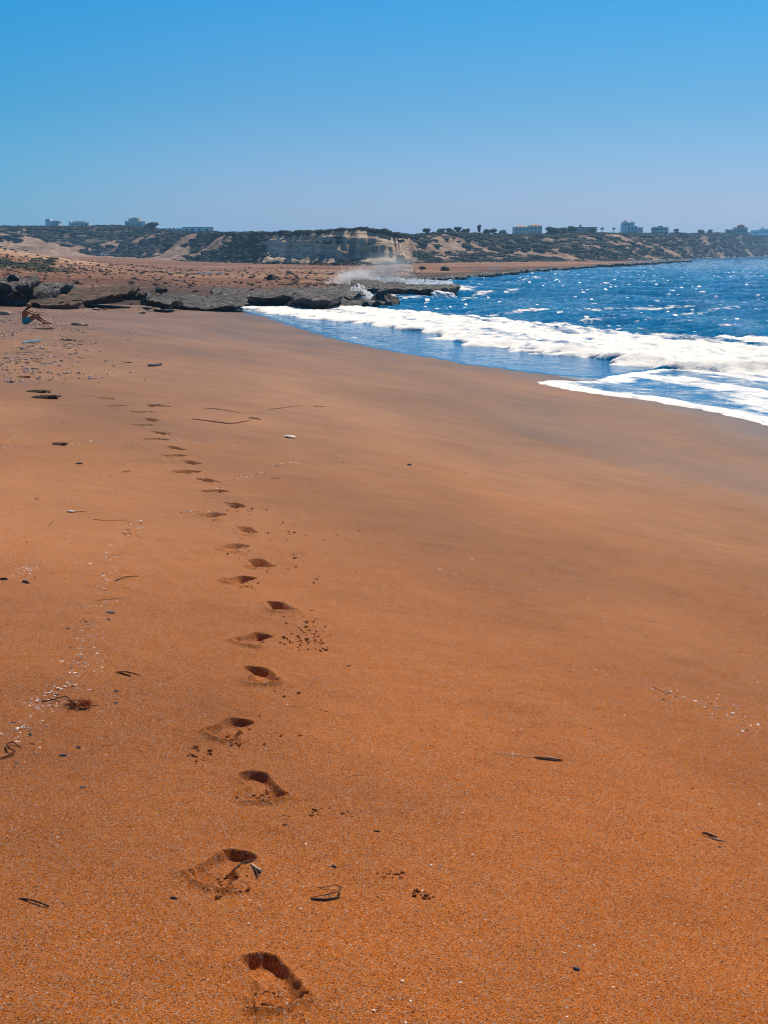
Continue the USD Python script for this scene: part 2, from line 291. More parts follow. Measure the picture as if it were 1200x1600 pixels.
# horizontal raggedness of the cliff face
push = (fbm(np.stack([CX * .06, ZZ * .25, YY * 0], -1), 3, 81) - .5) * 5 * cliffness * bump_ * (SEG[:, None] == 2)
but = (np.abs(((CX * .045 + fbm(P2(CX * .02, ZZ * .1), 2, 83) * 2) % 1) - .5) - .25) * 5 * np.clip(cliffness - .4, 0, 1) * bump_ * (SEG[:, None] == 2)
YY2 = YY + push + but
XX2 = (CX - 600) / FPX * (YY2 * CT)
LV = np.stack([XX2.ravel(), YY2.ravel(), ZZ.ravel()], 1); LFc = grid_faces(*YY.shape); LN = vnormals(LV, LFc)
if LN[len(LN) // 2, 2] < 0: LFc = LFc[:, ::-1]; LN = -LN
from scipy.interpolate import RegularGridInterpolator
def land_at(px, kind_rows):
    """Point of the sheet at fractional rows."""
    pts = np.stack([np.asarray(kind_rows, float), np.asarray(px, float)], -1)
    return np.stack([RegularGridInterpolator((np.arange(YY.shape[0]), cx), A)(pts) for A in (XX2, YY2, ZZ)], -1)
def on_land(px, py):
    """First point of the land sheet seen at a pixel."""
    j = int(round((px - cx[0]) / 2.0)); pyv = 800 + FPX * (-(YY2[:, j] * ST + (ZZ[:, j] - EYE) * CT) / (YY2[:, j] * CT - (ZZ[:, j] - EYE) * ST))
    i = np.nonzero((pyv <= py) & (np.arange(len(pyv)) > n1))[0]
    i = i[0] if len(i) else len(pyv) - 1
    a, b = pyv[i - 1], pyv[i]; t = np.clip((a - py) / max(a - b, 1e-9), 0, 1)
    return np.array([A[i - 1, j] * (1 - t) + A[i, j] * t for A in (XX2, YY2, ZZ)])
# --- materials: stony ground, hillside earth, cliff strata
ground_m = usdkit.material(stage, '/World/Looks/stony_ground', {
    'geo': ('geometry', {}), 'n1': ('noise_texture', {'scale': 0.05, 'detail': 6.0, 'roughness': 0.62}), 'n2': ('noise_texture', {'scale': 0.9, 'detail': 6.0, 'roughness': 0.7}),
    'r1': ('rgb_ramp', {'ramp': [(.3, (.105, .042, .021)), (.45, (.165, .074, .040)), (.58, (.215, .105, .064)), (.72, (.15, .08, .056))]}),
    'r2': ('rgb_ramp', {'ramp': [(.28, (.42, .40, .38)), (.42, (.85, .82, .8)), (.6, (1.1, 1.08, 1.05)), (.72, (1.6, 1.6, 1.6))]}),
    'm': ('mix', {'mix_type': 'multiply', 'fac': 1.0}),
    'xyz': ('separate_xyz', {}), 'reef': ('attribute', {'attribute': 'reef'}), 'mr': ('mix', {'color2': (.028, .026, .028)}),
    'pale': ('attribute', {'attribute': 'pale'}), 'mp': ('mix', {'color2': (.46, .28, .17)}),
    'bp': ('bump', {'strength': 1.0, 'distance': 0.5}), 'p': ('principled_bsdf', {'roughness': .9, 'specular_ior_level': .15})},
    [('geo.position', 'n1.vector'), ('geo.position', 'n2.vector'), ('n1.fac', 'r1.fac'), ('n2.fac', 'r2.fac'), ('r1.color', 'm.color1'), ('r2.color', 'm.color2'),
     ('m.color', 'mp.color1'), ('pale.fac', 'mp.fac'), ('mp.color', 'mr.color1'), ('reef.fac', 'mr.fac'), ('mr.color', 'p.base_color'), ('n2.fac', 'bp.height'), ('bp.normal', 'p.normal')], surface='p.BSDF')
hill_m = usdkit.material(stage, '/World/Looks/hill_earth', {
    'geo': ('geometry', {}), 'map': ('mapping', {'scale': (.05, .05, .35)}), 'n1': ('noise_texture', {'scale': 1.0, 'detail': 6.0, 'roughness': .62}),
    'n2': ('noise_texture', {'scale': .35, 'detail': 6.0, 'roughness': .7}),
    'r1': ('rgb_ramp', {'ramp': [(.3, (.13, .075, .045)), (.45, (.24, .15, .10)), (.58, (.34, .24, .165)), (.7, (.20, .12, .075))]}),
    'r2': ('rgb_ramp', {'ramp': [(.3, (.5, .5, .5)), (.5, (.95, .95, .95)), (.7, (1.35, 1.35, 1.35))]}), 'm': ('mix', {'mix_type': 'multiply', 'fac': 1.0}),
    'scrub': ('attribute', {'attribute': 'scrub'}), 'ms': ('mix', {'color2': (.017, .027, .024)}),
    'bp': ('bump', {'strength': 1.0, 'distance': 1.0}), 'p': ('principled_bsdf', {'roughness': .9, 'specular_ior_level': .12})},
    [('geo.position', 'map.vector'), ('map.vector', 'n1.vector'), ('geo.position', 'n2.vector'), ('n1.fac', 'r1.fac'), ('n2.fac', 'r2.fac'), ('r1.color', 'm.color1'), ('r2.color', 'm.color2'),
     ('m.color', 'ms.color1'), ('scrub.fac', 'ms.fac'), ('ms.color', 'p.base_color'), ('n2.fac', 'bp.height'), ('bp.normal', 'p.normal')], surface='p.BSDF')
cliff_m = usdkit.material(stage, '/World/Looks/cliff_strata', {
    'geo': ('geometry', {}), 'map': ('mapping', {'scale': (.03, .03, 1.6)}), 'n1': ('noise_texture', {'scale': 1.0, 'detail': 7.0, 'roughness': .65}),
    'map2': ('mapping', {'scale': (.22, .05, .03)}), 'n3': ('noise_texture', {'scale': 1.0, 'detail': 4.0, 'roughness': .6}),
    'n2': ('noise_texture', {'scale': .5, 'detail': 6.0, 'roughness': .7}),
    'r1': ('rgb_ramp', {'ramp': [(.3, (.24, .15, .095)), (.42, (.50, .36, .24)), (.55, (.58, .45, .32)), (.62, (.38, .26, .17)), (.75, (.55, .42, .30))]}),
    'r3': ('rgb_ramp', {'ramp': [(.38, (.55, .52, .50)), (.5, (1, 1, 1)), (.7, (1.1, 1.05, 1.0))]}),
    'r2': ('rgb_ramp', {'ramp': [(.3, (.65, .65, .65)), (.6, (1.15, 1.15, 1.15))]}), 'm': ('mix', {'mix_type': 'multiply', 'fac': 1.0}), 'm3': ('mix', {'mix_type': 'multiply', 'fac': .8}),
    'scrub': ('attribute', {'attribute': 'scrub'}), 'ms': ('mix', {'color2': (.017, .027, .024)}),
    'bp': ('bump', {'strength': 1.0, 'distance': .6}), 'p': ('principled_bsdf', {'roughness': .9, 'specular_ior_level': .12})},
    [('geo.position', 'map.vector'), ('map.vector', 'n1.vector'), ('geo.position', 'map2.vector'), ('map2.vector', 'n3.vector'), ('geo.position', 'n2.vector'),
     ('n1.fac', 'r1.fac'), ('n2.fac', 'r2.fac'), ('n3.fac', 'r3.fac'), ('r1.color', 'm.color1'), ('r2.color', 'm.color2'), ('m.color', 'm3.color1'), ('r3.color', 'm3.color2'),
     ('m3.color', 'ms.color1'), ('scrub.fac', 'ms.fac'), ('ms.color', 'p.base_color'), ('n1.fac', 'bp.height'), ('bp.normal', 'p.normal')], surface='p.BSDF')
# --- what grows where (thin ground cover is a tone of the earth; the bushes themselves come later)
def scrub_at(X, Y): return .6 * fbm(P2(X * .045 + Y * .01, Y * .05), 4, 91) + .4 * fbm(P2(X * .012, Y * .02), 3, 92)
scrub_field = scrub_at(XX, YY)
right = smooth(690, 760, CX)
scrub = smooth(.45 - .05 * right, .53 - .05 * right, scrub_field) * (SEG[:, None] >= 2) * .75
scrub = np.where(u_hill > .96, .85, scrub) * np.where((cliffness > .5) & (u_hill > .2) & (u_hill < .85), .15, 1)
scrub = np.clip(np.maximum(scrub, .8 * np.exp(-((u_hill - .03) / .10) ** 2) * (CX > 330) * (CX < 850)), 0, 1) * (SEG[:, None] >= 1)
reef = np.clip(smooth(.26, .03, u_land + (fbm(pz * .12, 3, 95) - .5) * .25) * smooth(560, 640, CX) + smooth(.10, .0, u_land + (fbm(pz * .2, 3, 96) - .5) * .10) * smooth(660, 330, CX) * .8, 0, 1)
reef = np.where(CX > 1075, 0, reef)
pale = smooth(.45, .7, fbm(P2(XX * .03, YY * .05), 3, 97)) * .35 + .75 * np.exp(-((YY - 262) / 26.0) ** 2) * smooth(190, 120, CX) * smooth(.35, .6, fbm(P2(XX * .05, YY * .08), 3, 98))
pale = np.clip(np.where(CX > 1075, .55, pale), 0, .9)
LAT = {'reef': reef.ravel(), 'pale': pale.ravel(), 'scrub': scrub.ravel()}
fseg = np.repeat(SEG[:-1], YY.shape[1] - 1); fcl = (cliffness[:-1, :-1].ravel() > .5) & (CX[:-1, :-1].ravel() < 640); fu = u_hill[:-1, :-1].ravel()
is_hill = (fseg >= 2); is_cliff = is_hill & fcl & (fu < .93)
tag(raw('stony_ground', LV, LFc[~is_hill], LN, ground_m, None, LAT), 'flat stony orange ground between the beach rocks and the hills', kind='structure')
tag(raw('hillside', LV, LFc[is_hill & ~is_cliff], LN, hill_m, None, LAT), 'scrub covered hillside and plateau along the coast', kind='structure')
tag(raw('cliff', LV, LFc[is_cliff], LN, cliff_m, None, LAT), 'pale layered sandstone cliff in the middle of the coast', kind='structure')
# ------------------------------------------------------------------ the sea
def gpoly(pts): return at_z(np.array([p[0] for p in pts]), np.array([p[1] for p in pts]), 0.0)[:, :2]
FOAM = gpoly([(300, 478), (330, 479.5), (395, 483), (425, 491), (470, 498), (540, 503), (600, 513), (660, 521), (720, 540), (800, 547), (880, 558), (960, 568), (1030, 579), (1200, 588), (1500, 610),
              (1500, 548), (1300, 536), (1200, 530), (1100, 526), (1000, 520), (900, 511), (800, 500), (700, 492), (600, 484), (520, 476), (440, 470), (380, 476), (340, 478)])
LOBE = gpoly([(835, 607), (850, 602), (900, 600), (935, 597), (932, 590), (960, 583), (1030, 576), (1200, 582), (1500, 600), (1560, 800), (1330, 720), (1200, 671), (1175, 660), (1130, 653), (1060, 640), (960, 626), (890, 617), (850, 612)])
FILM = gpoly([(330, 473), (400, 481), (430, 487), (520, 493), (600, 504), (660, 511), (720, 527), (800, 534), (900, 549), (1035, 568), (1000, 584), (930, 590), (860, 586), (800, 580), (720, 572), (640, 557), (560, 541), (500, 525), (450, 508), (405, 495), (360, 484)])
STREAKS = [([(600, 473), (680, 468), (760, 462), (815, 455)], .9), ([(760, 494), (880, 487), (960, 480), (1060, 481)], 1.0), ([(900, 507), (1010, 497), (1060, 495)], .8), ([(1085, 489), (1140, 486)], .9),
           ([(800, 443), (830, 438), (850, 434)], .8), ([(960, 503), (1090, 508), (1200, 501)], .7), ([(660, 487), (780, 484), (850, 478)], .6), ([(720, 441), (800, 447), (860, 445)], .35), ([(700, 447), (725, 455), (640, 463), (590, 470)], 1.2), ([(1000, 515), (1120, 518), (1230, 512)], .8)]
tcol = np.concatenate([np.radians(np.arange(-17, -6, .25)), np.arange(math.radians(-6), math.radians(17.5), .00135), np.radians(np.arange(17.5, 75, 1.2))])
rrow = np.concatenate([np.exp(np.arange(math.log(27), math.log(330), .0036)), np.exp(np.arange(math.log(330), math.log(9000), .014))])
R_, T_ = np.meshgrid(rrow, tcol, indexing='ij'); x, y = (R_ * np.sin(T_)).ravel(), (R_ * np.cos(T_)).ravel(); r = R_.ravel()
s, d = x * SD[0] + y * SD[1], x * ND[0] + y * ND[1]
off = d - Dshore(s)                                                   # metres out from the waterline
q = P2(s, off)
foam_sd = poly_sdf(x, y, FOAM)
fr_ = FOAM[:15]; fs_, fo2 = fr_ @ SD, fr_ @ ND - Dshore(fr_ @ SD); oo = np.argsort(fs_)
uf = off - np.interp(s, fs_[oo], fo2[oo])                             # metres seaward of the surf's front edge
deep = smooth(1.0, 16.0, off)
wig = (fbm(P2(s * .035, off * .02), 3, 101) - .5) * 14 + (fbm(P2(s * .15, off * .08), 2, 102) - .5) * 3
ph = (off + wig) / 15.0
cr = (.5 + .5 * np.sin(2 * np.pi * ph)) ** 1.8
amp = .50 * smooth(8, 24, off) * (.55 + .9 * fbm(P2(s * .03, off * .03), 2, 103)) * np.interp(r, [0, 200, 700, 1500], [1, 1, .6, .35])
zw = amp * (cr - .38)
def ridged(p, o, sd): return 1 - np.abs(2 * fbm(p, o, sd) - 1) * 2
ax, ay = x * .80 + y * .60, -x * .60 + y * .80
chop = (ridged(P2(ax * .28, ay * .75), 4, 111) - .3) * .17 + (ridged(P2(s * .9, off * 1.6), 3, 112) - .3) * .055
zw += chop * deep * np.interp(r, [0, 150, 600, 1200], [.9, 1, 1.1, .6]) + (fbm(q * 2.2, 3, 113) - .5) * .05 * smooth(0, 8, off)
# broken bore along the front of the surf
bd = -foam_sd - 1.5 - (fbm(P2(s * .25, 0), 3, 121) - .5) * 1.6
bd = np.where(off > 12, 9, bd)
bore = np.where(bd < 0, np.exp(-(bd / .75) ** 2), np.exp(-(bd / 3.2) ** 2)) * np.interp(s, [0, 30, 42, 52, 70, 110], [.55, .52, .36, .16, .10, .06])
clump = fbm(P2(s * .55, off * .55), 5, 122)
inside = smooth(.5, -.7, foam_sd + (fbm(q * .6, 4, 123) - .5) * 3.2)
zw += inside * (bore * (.6 + .7 * clump) + (fbm(q * 1.1, 5, 124) - .45) * .17 + (ridged(P2(s * .5, off * 1.3), 4, 120) - .2) * .06) 
zw = zw * np.clip(.12 + off / 5.0, .05, 1) + .02
sx = np.zeros_like(x)
for pts, k in STREAKS:
    g = gpoly(pts); dd = np.full(x.shape, 1e9)
    for (x0, y0), (x1, y1) in zip(g[:-1], g[1:]):
        ex, ey = x1 - x0, y1 - y0; t = np.clip(((x - x0) * ex + (y - y0) * ey) / (ex * ex + ey * ey), 0, 1)
        dd = np.minimum(dd, np.hypot(x - x0 - t * ex, y - y0 - t * ey))
    sx = np.maximum(sx, k * np.exp(-(dd / (1.3 + r * .006)) ** 2))
strk = fbm(P2(s * .10, off * .7), 4, 125)
foam = np.clip(inside * (1.0 - smooth(1.0, 7.0, uf + (fbm(q * .2, 3, 129) - .5) * 4) * (.36 - .36 * smooth(.38, .56, strk))), 0, 1)
foam = np.maximum(foam, .70 * smooth(4.5, -2, foam_sd + (fbm(q * .3, 3, 126) - .5) * 5) * smooth(3, 9, off))
film_sd = poly_sdf(x, y, FILM); lobe_sd = poly_sdf(x, y, LOBE)
lace = fbm(P2(s * .16, off * 1.3), 4, 141)
foam = np.maximum(foam, smooth(.5, -.6, lobe_sd) * (.60 + .30 * smooth(.38, .58, lace)))
foam = np.maximum(foam, sx * (.55 + .5 * fbm(q * .5, 3, 127)))
caps = smooth(.62, .8, fbm(P2(s * .04, off * .12), 4, 128)) * smooth(.7, .95, cr) * smooth(12, 22, off)
foam = np.maximum(foam, caps * .62)
# surf along the reef and the far beach
f2 = np.interp(x / np.maximum(y, 1) * FPX / CT + 600, cx, f_)
foam = np.maximum(foam, .95 * smooth(1.035, 1.0, 0) * 0 + np.exp(-((f2 * .985 - y) / (f2 * .016)) ** 2) * (x / np.maximum(y, 1) > .085) * .78)
foam = np.maximum(foam, np.exp(-((f2 * .97 - y) / (f2 * .03)) ** 2) * (np.abs(x / np.maximum(y, 1) - .045) < .035) * .7)
zw = np.where(film_sd < .3, zw - .28 * smooth(.3, -.3, film_sd) * (1 - inside), zw)
zw = np.where(lobe_sd < 0, zw * (1 - smooth(0, -1, lobe_sd) * .8 * (1 - inside)), zw)
v3 = np.stack([x, y, zw], 1); F = grid_faces(len(rrow), len(tcol)); N = vnormals(v3, F)
if N[:, 2].mean() < 0: F = F[:, ::-1]; N = -N
keep = (off[F] > -1.5).any(1)
surf_face = (inside[F].mean(1) > .55) & keep
def water_mat(name, film=False):
    return usdkit.material(stage, '/World/Looks/' + name, {
    'geo': ('geometry', {}), 'foam': ('attribute', {'attribute': 'foam'}),
    'map': ('mapping', {'scale': (1.0, .7, 1.0), 'rotation': (0, 0, .5)}), 'n1': ('noise_texture', {'scale': 1.1, 'detail': 9.0, 'roughness': .68, 'distortion': .5}),
    'thr': ('math', {'math_type': 'multiply_add', 'value2': 1.9, 'value3': -1.42}), 'add': ('math', {'math_type': 'add'}), 'fmap': ('mapping', {'scale': (1.25, .55, .5), 'rotation': (0, 0, .25)}), 'fv': ('voronoi_texture', {'scale': 1.0, 'dimensions': '2D'}), 'fs': ('separate_color', {}), 'fsel': ('math', {'math_type': 'greater_than', 'value2': .80 if not film else .97}), 'frd': ('math', {'math_type': 'multiply', 'value2': .30}), 'fd': ('math', {'math_type': 'less_than'}), 'fle': ('math', {'math_type': 'multiply'}), 'fmx': ('math', {'math_type': 'maximum'}), 'fz': ('noise_texture', {'scale': .03, 'detail': 2.0}), 'fzr': ('map_range', {'from_min': .34, 'from_max': .50, 'to_min': 0.0, 'to_max': 1.0, 'clamp': True}), 'fl2': ('math', {'math_type': 'multiply'}),  # scattered white flecks painted into the colour as sun glitter on the waves
    'edge': ('map_range', {'from_min': .0, 'from_max': .45, 'to_min': 0.0, 'to_max': 1.0, 'clamp': True}),
    'wn': ('noise_texture', {'scale': 1.6 if not film else .8, 'detail': 6.0, 'roughness': .6, 'distortion': .3}), 'wn2': ('noise_texture', {'scale': 7.0, 'detail': 4.0, 'roughness': .6}), 'wb2': ('bump', {'strength': 1.0, 'distance': .06 if not film else .02}), 'wb': ('bump', {'strength': 1.0, 'distance': .5 if not film else .06}),
    'cn': ('noise_texture', {'scale': .06, 'detail': 3.0}), 'cr': ('rgb_ramp', {'ramp': [(.3, (.000, .10, .26)), (.7, (.001, .155, .34))]}),
    'w': ('principled_bsdf', {'roughness': .03, 'ior': 1.33, 'specular_ior_level': .26, 'specular_tint': (.28, .74, 1.0)}),
    'fn': ('noise_texture', {'scale': 6.0, 'detail': 8.0, 'roughness': .7}), 'fb': ('bump', {'strength': 1.0, 'distance': .05 if not film else .02}), 'f': ('principled_bsdf', {'base_color': (.80, .78, .74), 'roughness': .8, 'specular_ior_level': .2, 'subsurface_weight': .0}),
    'mix': ('mix_closure', {})},
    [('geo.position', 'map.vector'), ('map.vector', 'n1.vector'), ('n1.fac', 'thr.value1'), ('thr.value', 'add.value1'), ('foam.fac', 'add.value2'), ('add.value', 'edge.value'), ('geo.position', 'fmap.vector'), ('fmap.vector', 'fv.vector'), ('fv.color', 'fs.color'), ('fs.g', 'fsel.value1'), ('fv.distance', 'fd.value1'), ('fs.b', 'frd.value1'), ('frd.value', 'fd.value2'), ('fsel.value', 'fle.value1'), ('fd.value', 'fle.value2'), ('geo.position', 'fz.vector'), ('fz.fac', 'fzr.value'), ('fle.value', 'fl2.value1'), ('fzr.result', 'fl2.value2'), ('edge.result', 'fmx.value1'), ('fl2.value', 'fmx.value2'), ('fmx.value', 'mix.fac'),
     ('geo.position', 'wn.vector'), ('wn.fac', 'wb.height'), ('wb.normal', 'wb2.normal'), ('geo.position', 'wn2.vector'), ('wn2.fac', 'wb2.height'), ('wb2.normal', 'w.normal'), ('geo.position', 'cn.vector'), ('cn.fac', 'cr.fac'), ('cr.color', 'w.base_color'),
     ('geo.position', 'fn.vector'), ('fn.fac', 'fb.height'), ('fb.normal', 'f.normal'), ('w.BSDF', 'mix.closure1'), ('f.BSDF', 'mix.closure2')], surface='mix.closure')
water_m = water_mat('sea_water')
SAT = {'foam': foam * 1.42 - .42 + .0}
tag(raw('sea', v3, F[keep & ~surf_face], N, water_m, None, SAT), 'choppy deep blue sea with swell and sparse whitecaps and painted sun glints', kind='structure')
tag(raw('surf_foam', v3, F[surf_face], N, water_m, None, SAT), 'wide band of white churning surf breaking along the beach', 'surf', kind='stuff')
# --- the thin sheets of water run up the sand: retreating film, and the foamy tongue in front
def sheet(name, poly, px_box, thick, foam_fn, label, cat):
    th_ = np.arange(math.atan((px_box[0] - 600) / FPX), math.atan((px_box[1] - 600) / FPX), .0011)
    r_ = np.exp(np.arange(math.log(px_box[2]), math.log(px_box[3]), .0016))
    R, T = np.meshgrid(r_, th_, indexing='ij'); x, y = (R * np.sin(T)).ravel(), (R * np.cos(T)).ravel()
    sd = poly_sdf(x, y, poly); q = P2(x, y)
    sd = sd + (fbm(q * .5, 3, 131) - .5) * 1.0 + (fbm(q * 2.5, 3, 132) - .5) * .5 + (fbm(q * 9, 2, 134) - .5) * .16
    ss, dd_ = x * SD[0] + y * SD[1], x * ND[0] + y * ND[1]
    z = np.maximum(beach(x, y), -.035 if thick < .03 else -.02) + thick * smooth(0.02, -.35, sd) - .03 * smooth(-.02, .15, sd)
    z += (fbm(q * 1.4, 4, 133) - .5) * thick * .9 * smooth(0, -.6, sd)
    v = np.stack([x, y, z], 1); F = grid_faces(len(r_), len(th_)); N = vnormals(v, F)
    if N[:, 2].mean() < 0: F = F[:, ::-1]; N = -N
    k = (sd[F] < .1).any(1)
    return tag(raw(name, v, F[k], N, film_m, None, {'foam': foam_fn(x, y, sd, q)}), label, cat, kind='stuff')
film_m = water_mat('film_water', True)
def lobe_foam(x, y, sd, q):
    off = x * ND[0] + y * ND[1] - Dshore(x * SD[0] + y * SD[1])
    lace = fbm(P2((x * SD[0] + y * SD[1]) * .16, off * 1.3), 4, 141)
    return np.clip(.75 * np.exp(-((sd + .15) / .35) ** 2) + .30 * smooth(.38, .58, lace) + .20 * smooth(-1.2, -.4, sd) + .60, 0, 1) * 1.42 - .42
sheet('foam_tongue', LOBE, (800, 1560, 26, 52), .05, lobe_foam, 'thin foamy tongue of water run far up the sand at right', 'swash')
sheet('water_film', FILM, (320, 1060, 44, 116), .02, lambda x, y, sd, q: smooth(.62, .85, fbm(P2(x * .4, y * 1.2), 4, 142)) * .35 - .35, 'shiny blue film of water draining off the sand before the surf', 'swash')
del R_, T_, x, y, r, s, d, off, q, v3, F, N
# ------------------------------------------------------------------ rocks at the end of the beach
rock_m = usdkit.material(stage, '/World/Looks/dark_rock', {
    'geo': ('geometry', {}), 'sep': ('separate_xyz', {}), 'n1': ('noise_texture', {'scale': 2.2, 'detail': 8.0, 'roughness': .72}), 'n2': ('noise_texture', {'scale': .25, 'detail': 4.0}),
    'v': ('voronoi_texture', {'scale': 2.6}), 'r1': ('rgb_ramp', {'ramp': [(.34, (.014, .013, .013)), (.48, (.036, .034, .034)), (.57, (.085, .078, .076)), (.67, (.33, .30, .285))]}),
    'r2': ('rgb_ramp', {'ramp': [(.35, (.7, .68, .7)), (.65, (1.15, 1.1, 1.05))]}), 'm': ('mix', {'mix_type': 'multiply', 'fac': 1.0}),
    'hm': ('math', {'math_type': 'multiply_add', 'value2': .6}), 'bp': ('bump', {'strength': 1.0, 'distance': .28}), 'p': ('principled_bsdf', {'roughness': .75, 'specular_ior_level': .3})},
    [('geo.position', 'n1.vector'), ('geo.position', 'n2.vector'), ('geo.position', 'v.vector'), ('n1.fac', 'r1.fac'), ('n2.fac', 'r2.fac'), ('r1.color', 'm.color1'), ('r2.color', 'm.color2'), ('m.color', 'p.base_color'),
     ('v.distance', 'hm.value1'), ('n1.fac', 'hm.value3'), ('hm.value', 'bp.height'), ('bp.normal', 'p.normal')], surface='p.BSDF')
def earth_rock(name, c0, c1, c2):
    return usdkit.material(stage, '/World/Looks/' + name, {
    'geo': ('geometry', {}), 'n1': ('noise_texture', {'scale': 1.8, 'detail': 8.0, 'roughness': .7}), 'r1': ('rgb_ramp', {'ramp': [(.3, c0), (.5, c1), (.7, c2)]}),
    'bp': ('bump', {'strength': 1.0, 'distance': .22}), 'p': ('principled_bsdf', {'roughness': .85, 'specular_ior_level': .2})},
    [('geo.position', 'n1.vector'), ('n1.fac', 'r1.fac'), ('r1.color', 'p.base_color'), ('n1.fac', 'bp.height'), ('bp.normal', 'p.normal')], surface='p.BSDF')
brown_rock_m = earth_rock('brown_rock', (.026, .018, .014), (.072, .044, .031), (.18, .11, .07))
orange_rock_m = earth_rock('orange_rock', (.10, .045, .022), (.19, .09, .048), (.29, .16, .09))
pale_rock_m = earth_rock('pale_rock', (.22, .15, .10), (.38, .27, .19), (.54, .41, .30))
def slab(plan, z0, z1, under=.5, rough=.25, tilt=(0, 0), res=.55, seed=0, bulge=0.0):
    """A rock from its outline in plan: a rough top, a ragged edge and an undercut foot; closed."""
    plan = np.asarray(plan, float)
    cs = manifold3d.CrossSection([plan if np.sum(plan[:, 0] * np.roll(plan[:, 1], -1) - np.roll(plan[:, 0], -1) * plan[:, 1]) > 0 else plan[::-1]])
    m = cs.extrude(z1 - z0, 3).refine_to_length(res).to_mesh()
    v = m.vert_properties[:, :3].astype(float); f = m.tri_verts
    t = np.clip(v[:, 2] / (z1 - z0), 0, 1)
    sd = poly_sdf(v[:, 0], v[:, 1], plan); e = .05
    g = np.stack([poly_sdf(v[:, 0] + e, v[:, 1], plan) - sd, poly_sdf(v[:, 0], v[:, 1] + e, plan) - sd], 1) / e
    g /= np.maximum(np.linalg.norm(g, axis=1, keepdims=True), 1e-6)
    w = np.exp(-np.maximum(-sd, 0) / .8)
    inset = under * 1.9 * (1 - smooth(.55, .88, t)) - bulge * np.sin(np.clip(t * 1.1, 0, 1) * np.pi)
    c = plan.mean(0)
    q = np.stack([v[:, 0], v[:, 1], v[:, 2] * 1.6], 1)
    rag = (fbm(q * .55, 4, 200 + seed) - .5) * 2.2 * rough * 2.2
    v[:, :2] -= g * ((inset - rag) * w)[:, None]
    rdg = 1 - np.abs(2 * fbm(q * .8 + 3, 4, 230 + seed) - 1) * 2
    v[:, 2] += z0 + ((fbm(q * .5 + 7, 4, 210 + seed) - .5) * rough * 2.4 + (fbm(q * 1.9, 3, 220 + seed) - .5) * rough * 1.6 - smooth(.55, .95, rdg) * rough * 1.1) * (t > .3)
    v[:, 2] += ((v[:, 0] - c[0]) * tilt[0] + (v[:, 1] - c[1]) * tilt[1]) * t
    return trimesh.Trimesh(v, f, process=False)
def front(pts, Y0, depth, z=0.0):
    """Plan outline: the front edge from (px, distance) pairs, and the same edge set back."""
    a = np.array([[(p - 600) / FPX * (Y * CT), Y] for p, Y in pts]); b = a.copy(); n = len(a)
    dep = np.broadcast_to(depth, n); b[:, 1] += dep; b[:, 0] *= (b[:, 1] / a[:, 1])
    return np.vstack([a, b[::-1]])
ROCKS = []
def rock(name, label, mat, mesh, cat='rock', group=None):
    o = obj(name, mesh, mat, None, 40); tag(o, label, cat, group); ROCKS.append(o); return o
def zat(py, Y): return EYE - (py - HORIZON) / K * Y
# left: overhanging boulder, the ledge behind it and the long low ledge with its lower slabs
rock('overhanging_boulder', 'massive rounded grey boulder overhanging the beach at the far left behind the sitting man', rock_m,
     slab(front([(-60, 78.47), (-20, 77.4), (20, 76.86), (44, 77.94), (54, 80.62)], 0, 6), zat(486, 77.4) - .1, zat(437.5, 77.4), .95, .16, (0, .04), .30, 1, .25), 'boulder')
rock('rock_ledge', 'dark broken rock ledge running right from behind the big overhanging boulder', rock_m,
     slab(front([(38, 84.92), (60, 84.39), (85, 85.46), (104, 88.15), (112, 91.38)], 0, 5), zat(462, 91.29), zat(443, 91.29), .3, .14, (-.03, 0), .32, 2), 'rock')
rock('rock_ledge', 'long low brown rock ledge with shaded undercut front left of the sand', brown_rock_m,
     slab(front([(52, 81.7), (80, 81.16), (110, 82.24), (140, 84.39), (170, 86.54), (196, 88.69), (215, 92.45)], 0, [8, 9, 10, 10, 9, 7, 4]), zat(474, 83.85) - .2, zat(460.5, 83.85), .55, .13, (.012, .035), .34, 3), 'rock')
rock('rock_slab', 'flat brown slab lying under the front of the long low ledge, nearest the sitting man', brown_rock_m,
     slab(front([(42, 77.94), (62, 77.18), (82, 78.04), (96, 79.55)], 0, 3), zat(484, 77.4) - .2, zat(466, 83.79), .2, .10, (-.05, 0), .26, 4), 'rock')
rock('rock_slab', 'thin pebbly slab at the foot of the long low ledge, right of its flat brown neighbour', brown_rock_m,
     slab(front([(60, 76.86), (85, 77.18), (105, 78.47), (124, 80.62)], 0, 2.2), zat(483, 77.4) - .25, zat(474.5, 77.94), .12, .09, (-.02, 0), .26, 5), 'rock')
rock('low_rock', 'low rough grey rock with speckled top where the sand meets the stony ground', rock_m,
     slab(front([(226, 92), (240, 89), (262, 88), (277, 90)], 0, 5), zat(476, 89) - .3, zat(467, 90), .25, .15, (-.02, .05), .3, 6), 'rock')
rock('rock_ledge', 'grey rock ledge with sunlit sloping top at the tip of the foam', rock_m,
     slab(front([(250, 99), (280, 96), (320, 95), (355, 95.5), (378, 96.5), (386, 99)], 0, [7, 9, 9, 9, 8, 5]), zat(480, 96) - .3, zat(471.5, 96), .45, .13, (.0, .06), .38, 7), 'rock')
rock('rock_platform', 'broad dark rock platform with deep black undercut behind the first foam', rock_m,
     slab(front([(330, 112), (380, 106), (440, 105), (500, 107), (545, 110), (568, 114)], 0, [14, 20, 24, 26, 26, 22]), zat(480, 106) - .5, zat(461.5, 107), 1.1, .19, (.0, .004), .55, 8), 'rock')
